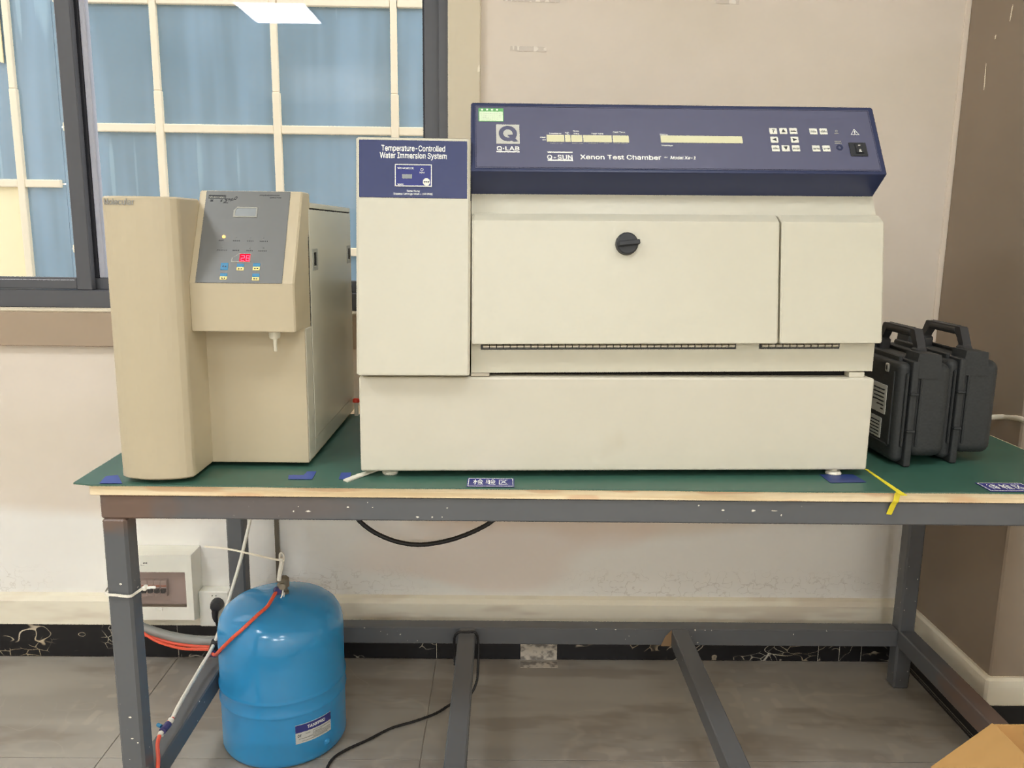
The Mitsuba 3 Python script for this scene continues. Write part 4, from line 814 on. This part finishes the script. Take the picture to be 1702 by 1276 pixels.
# zip ties
lx0, lx1, ly0, ly1 = TX0 - .002, TX0 + tb + .002, TY0 - .002, TY0 + tb + .002
zz = (-0.7209, 1.4530, 0.5710)[2]
zk = put('cable_tie', ribbon([(lx0 - .001, ly1, zz + .010), (lx0 - .001, ly0, zz + .004), ((lx0 + lx1) / 2, ly0 - .003, zz), (lx1 - .003, ly0 - .002, zz - .002), (lx1 + .003, ly0 + .012, zz - .001), (lx1 + .012, ly0 + .02, zz + .004), (lx1 + .022, ly0 + .02, zz + .008)], (0, .1, 1), .0050, .0012), 'tube_white'); lab(zk, 'white cable tie wrapped round the front left bench leg', 'cable tie')
put(zk + '__head', cbox(lx1 + .013, lx1 + .020, ly0 + .014, ly0 + .024, zz + .001, zz + .010, .001), 'tube_white')
put(zk + '__tail', ribbon([(lx1 + .018, ly0 + .019, zz + .005), (lx1 + .028, ly0 + .02, zz + .006), (lx1 + .036, ly0 + .02, zz + .006)], (0, .1, 1), .0050, .0012), 'white_print')
zk = put('cable_tie', ribbon([(-0.7463, 1.9800, 0.4561), (-0.6867, 1.9600, 0.4590), (-0.6106, 1.9300, 0.4569), (-0.5478, 1.8900, 0.4614), (vx + .008, vy - .020, .471)], (0, .2, 1), .0045, .0012), 'band_paint'); lab(zk, 'long pale cable tie stretched from the valve handle to the left', 'cable tie')

# breaker box
k = 'breaker_box'
bz0, bz1 = .124, .343
bx0, bx1 = -1.125, -.868
A = np.array([(bx0, YW - .001, bz0 - .0), (bx1, YW - .001, bz0), (bx1, YW - .001, bz1), (bx0, YW - .001, bz1)])
ins = np.array([(.018, 0), (-.016, 0), (-.018, -.022), (.018, -.022)])
FRY = 2.192
fx0, fx1 = bx0 + .020, (-0.8667, 2.1920, 0.2780)[0]; fz1, fz0 = (-0.8947, 2.1920, 0.3439)[2], (-0.9065, 2.1920, 0.1506)[2]
Bf = np.array([(fx0, FRY, fz0), (fx1 + .003, FRY, fz0), (fx1, FRY, fz1), (fx0, FRY, fz1)])
w0x, w1x = fx0 + .030, (-0.8857, 2.1920, 0.2418)[0]; wz1, wz0 = (-0.8977, 2.1920, 0.2939)[2], (-0.9041, 2.1920, 0.1890)[2]
def frustum(A, B): return trimesh.convex.convex_hull(np.vstack([A, B]))
hz = [(bx0, bx1)]
FBX = FRY
shell = cat(cbox(fx0, w0x, FRY, FRY + .004, fz0, fz1), cbox(w1x, fx1, FRY, FRY + .004, fz0, fz1), cbox(w0x, w1x, FRY, FRY + .004, fz0, wz0), cbox(w0x, w1x, FRY, FRY + .004, wz1, fz1))
def side(a, b, c, d): return trimesh.Trimesh([a, b, c, d], [(0, 1, 2), (0, 2, 3)], process=False)
cA, cB = A, np.array([(fx0, FRY, fz0), (fx1, FRY, fz0), (fx1, FRY, fz1), (fx0, FRY, fz1)])
sides = cat([side(cA[i], cA[(i + 1) % 4], cB[(i + 1) % 4], cB[i]) for i in range(4)])
put(k + '__housing', cat(shell, sides), 'breaker_white')
put(k + '__inner_plate', cbox(w0x - .004, w1x + .004, FRY + .026, FRY + .030, wz0 - .003, wz1 + .003), 'breaker_inner')
wc = (wz0 + wz1) / 2
nb = 7
for i in range(nb):
    bxa = w0x + .004 + i * .0182
    bk = put(k + '__breaker', cbox(bxa, bxa + .0175, FRY + .012, FRY + .027, wc - .026, wc + .022, .001), 'breaker_inner')
    put(bk + '__toggle', cbox(bxa + .002, bxa + .0155, FRY + .004, FRY + .013, wc - .013, wc - .001, .001), 'black_plastic')
    put(bk + '__stripe', cbox(bxa + .001, bxa + .0165, FRY + .0112, FRY + .0122, wc + .004, wc + .008), 'breaker_orange')
put(k + '__window', quad(w0x, w1x, FRY + .0015, wz0, wz1), 'smoky_plastic'); lab(k + '__window', 'smoky transparent flap')
put(k + '__latch', cbox((w0x + w1x) / 2 + .004, (w0x + w1x) / 2 + .026, FRY - .003, FRY + .001, wz0 - .010, wz0 - .001, .0015), 'breaker_white')
ex = (-1.0001, 2.1920, 0.3189)
put(k + '__marks', cat(cbox(ex[0], ex[0] + .0045, FRY - .0005, FRY, ex[2], ex[2] + .0035), cbox(ex[0] + .0065, ex[0] + .011, FRY - .0005, FRY, ex[2], ex[2] + .0035), cbox(ex[0] - .009, ex[0] + .003, FRY - .0005, FRY, ex[2] - .005, ex[2] - .004)), 'dark_print')
lab(k, 'white plastic breaker box with a smoky window, low on the wall behind the leg', 'breaker box')
# wall socket and plug
k = 'wall_socket'
sx0, sx1, sz0, sz1 = -.866, -.780, .112, .220
put(k + '__plate', cbox(sx0, sx1, 2.228, YW - .0005, sz0, sz1, .003), 'socket_white')
hx_, hz_ = (-0.8206, 2.2280, 0.2075)[0], (-0.8206, 2.2280, 0.2075)[2]
put(k + '__slots', cat(cbox(hx_ - .0075, hx_ - .0035, 2.2275, 2.2295, hz_ - .001, hz_ + .0015), cbox(hx_ + .0035, hx_ + .0075, 2.2275, 2.2295, hz_ - .001, hz_ + .0015)), 'dark_print')
lab(k, 'white wall socket beside the breaker box', 'socket')
k = 'power_plug'
pc = (-0.8114, 2.2000, 0.1841)
put(k + '__body', cat(move(axes(lathe([(0, 0), (.0215, 0), (.021, .012), (.016, .024), (0, .026)], 28), (0, 2, 1)), 0, 0, 0)), 'black_plastic') if False else put(k + '__body', W(lathe([(0, 0), (.0185, 0), (.018, .012), (.014, .024), (0, .027)], 28), frame((pc[0], 2.2278, pc[2]), (1, 0, 0), (0, 0, 1))), 'black_plastic', 40)
put(k + '__strain_relief', tube([(pc[0], 2.206, pc[2] - .008), (pc[0] - .002, 2.206, pc[2] - .03), (pc[0] - .001, 2.21, pc[2] - .045)], np.linspace(.0105, .006, 17), 12), 'black_plastic', 40)
put(k + '__cord', tube([(pc[0] - .001, 2.21, pc[2] - .044), (pc[0] + .001, 2.215, pc[2] - .065), (pc[0] + .006, 2.22, pc[2] - .1), (pc[0] + .03, 2.225, .012)], .004, 8), 'cable_black', 40)
lab(k, 'black round plug pushed into the wall socket', 'plug')
# vertical conduit behind the bench
put('wall_conduit', cbox(-.650, -.638, YW - .012, YW - .0002, .197, .90, .002), 'brass_grey'); lab('wall_conduit', 'thin grey vertical conduit strip on the wall behind the tank valve', 'conduit')
# power adaptor on the floor behind the tube
put('power_adaptor__body', rbox(-.85, -.80, 2.20, 2.255, .0, .095, .006), 'black_plastic', 40); scene.pop('power_adaptor__body')

# ---------------------------------------------------------------- small things
# clear tape left on the wall, tape on the floor
for (a, b, c, d), t in (((848, 77, 908, 86), 'short strip of old clear tape on the wall above the console'), ((836, -4, 931, 4), 'long strip of old clear tape at the top of the wall near the window'), ((1190, -6, 1228, 6), 'crumpled bit of old clear tape at the top of the wall, farther right')):
    sc = 1.722e-3
    cxp = [(0.0105, 2.2700, 1.7169), (0.1044, 2.2700, 1.7049)] if a == 848 else ([(-0.0095, 2.2700, 1.8349), (0.1376, 2.2700, 1.8255)] if a == 836 else [(0.5383, 2.2700, 1.8459), (0.5984, 2.2700, 1.8279)])
    (xa_, _, za_), (xb2, _, zb2) = cxp
    mm = ribbon([(xa_, YW - .001, (za_ + zb2) / 2 + .001), (xa_ + (xb2 - xa_) * .3, YW - .0016, (za_ + zb2) / 2), (xa_ + (xb2 - xa_) * .7, YW - .0010, (za_ + zb2) / 2), (xb2, YW - .0022, (za_ + zb2) / 2 - .001)], (0, 0, 1), abs(za_ - zb2), .0006, 6)
    lab(put('clear_tape', mm, 'clear_tape'), t, 'tape')
f0, f1 = (0.0672, 2.2082, 0.0000), (0.1967, 2.2098, 0.0000)
lab(put('floor_tape', ribbon([(.115, f0[1], .0008), (.115, f0[1] + .03, .0010), (.115, YW - .0135, .002), (.115, YW - .0130, .05), (.115, YW - .0130, .09)], (1, 0, 0), .108, .0006, 6), 'floor_tape'), 'strip of scuffed packing tape over skirting and floor in the middle', 'tape')
# flat white strip and cap by the base cabinet
lab(put('drain_strip', ribbon([(-0.2880, 1.4689, 0.7910), (-0.2722, 1.4926, 0.7920), (-0.2537, 1.5171, 0.7930), (-.20, 1.60, .7935)], (1, .6, 0), .011, .003, 6), 'spout_white'), 'flat white drain strip sticking out under the base cabinet', 'strip')
rc = (-0.3641, 2.0200, 0.8270)
put('pipe_cap__cap', move(lathe([(0, 0), (.0085, 0), (.0085, .006), (.006, .009), (0, .0095)], 20), rc[0], 2.02, rc[2] - .004), 'red_cap', 40)
put('pipe_cap__pipe', tube([(rc[0], 2.02, rc[2] - .004), (rc[0], 2.02, MZ)], .005, 10), 'spout_white', 40)
lab('pipe_cap', 'small bright red pipe cap peeking out left of the base cabinet', 'pipe cap')
# cream hose lying by the column
lab(put('cream_hose', tube([(1.1768, 1.9500, 0.8151), (1.1965, 1.9300, 0.8221), (1.2038, 1.9000, 0.8276), (1.1906, 1.8300, 0.8371), (1.178, 1.775, .828), (1.16, 1.72, .808), (1.14, 1.67, .7965), (1.125, 1.62, .7962)], .0065, 10), 'band_paint', 50), 'cream hose passing behind the black cases in front of the column', 'hose')
# cardboard box
k = 'cardboard_box'
q0, q1, r0, r1, hb, th = .938, 1.30, 1.06, 1.418, .338, .004
put(k + '__body', cat(cbox(q0, q0 + th, r0, r1, 0, hb), cbox(q1 - th, q1, r0, r1, 0, hb), cbox(q0, q1, r1 - th, r1, 0, hb), cbox(q0, q1, r0, r0 + th, 0, hb), cbox(q0, q1, r0, r1, 0, th)), 'cardboard')
def flap(a, b, c, d, nrm):
    n = np.array(nrm, float) * .004; P = np.array([a, b, c, d], float)
    return trimesh.convex.convex_hull(np.vstack([P, P + n]))
put(k + '__flap', flap((q0, r0, hb), (q0, r1, hb), (q0 - .115, r1 - .012, hb - .085), (q0 - .115, r0 + .012, hb - .085), (-.3, 0, .6)), 'cardboard'); lab(k + '__flap', 'side flap folded out and down')
lab(k, 'open brown cardboard box on the floor at the lower right', 'box')
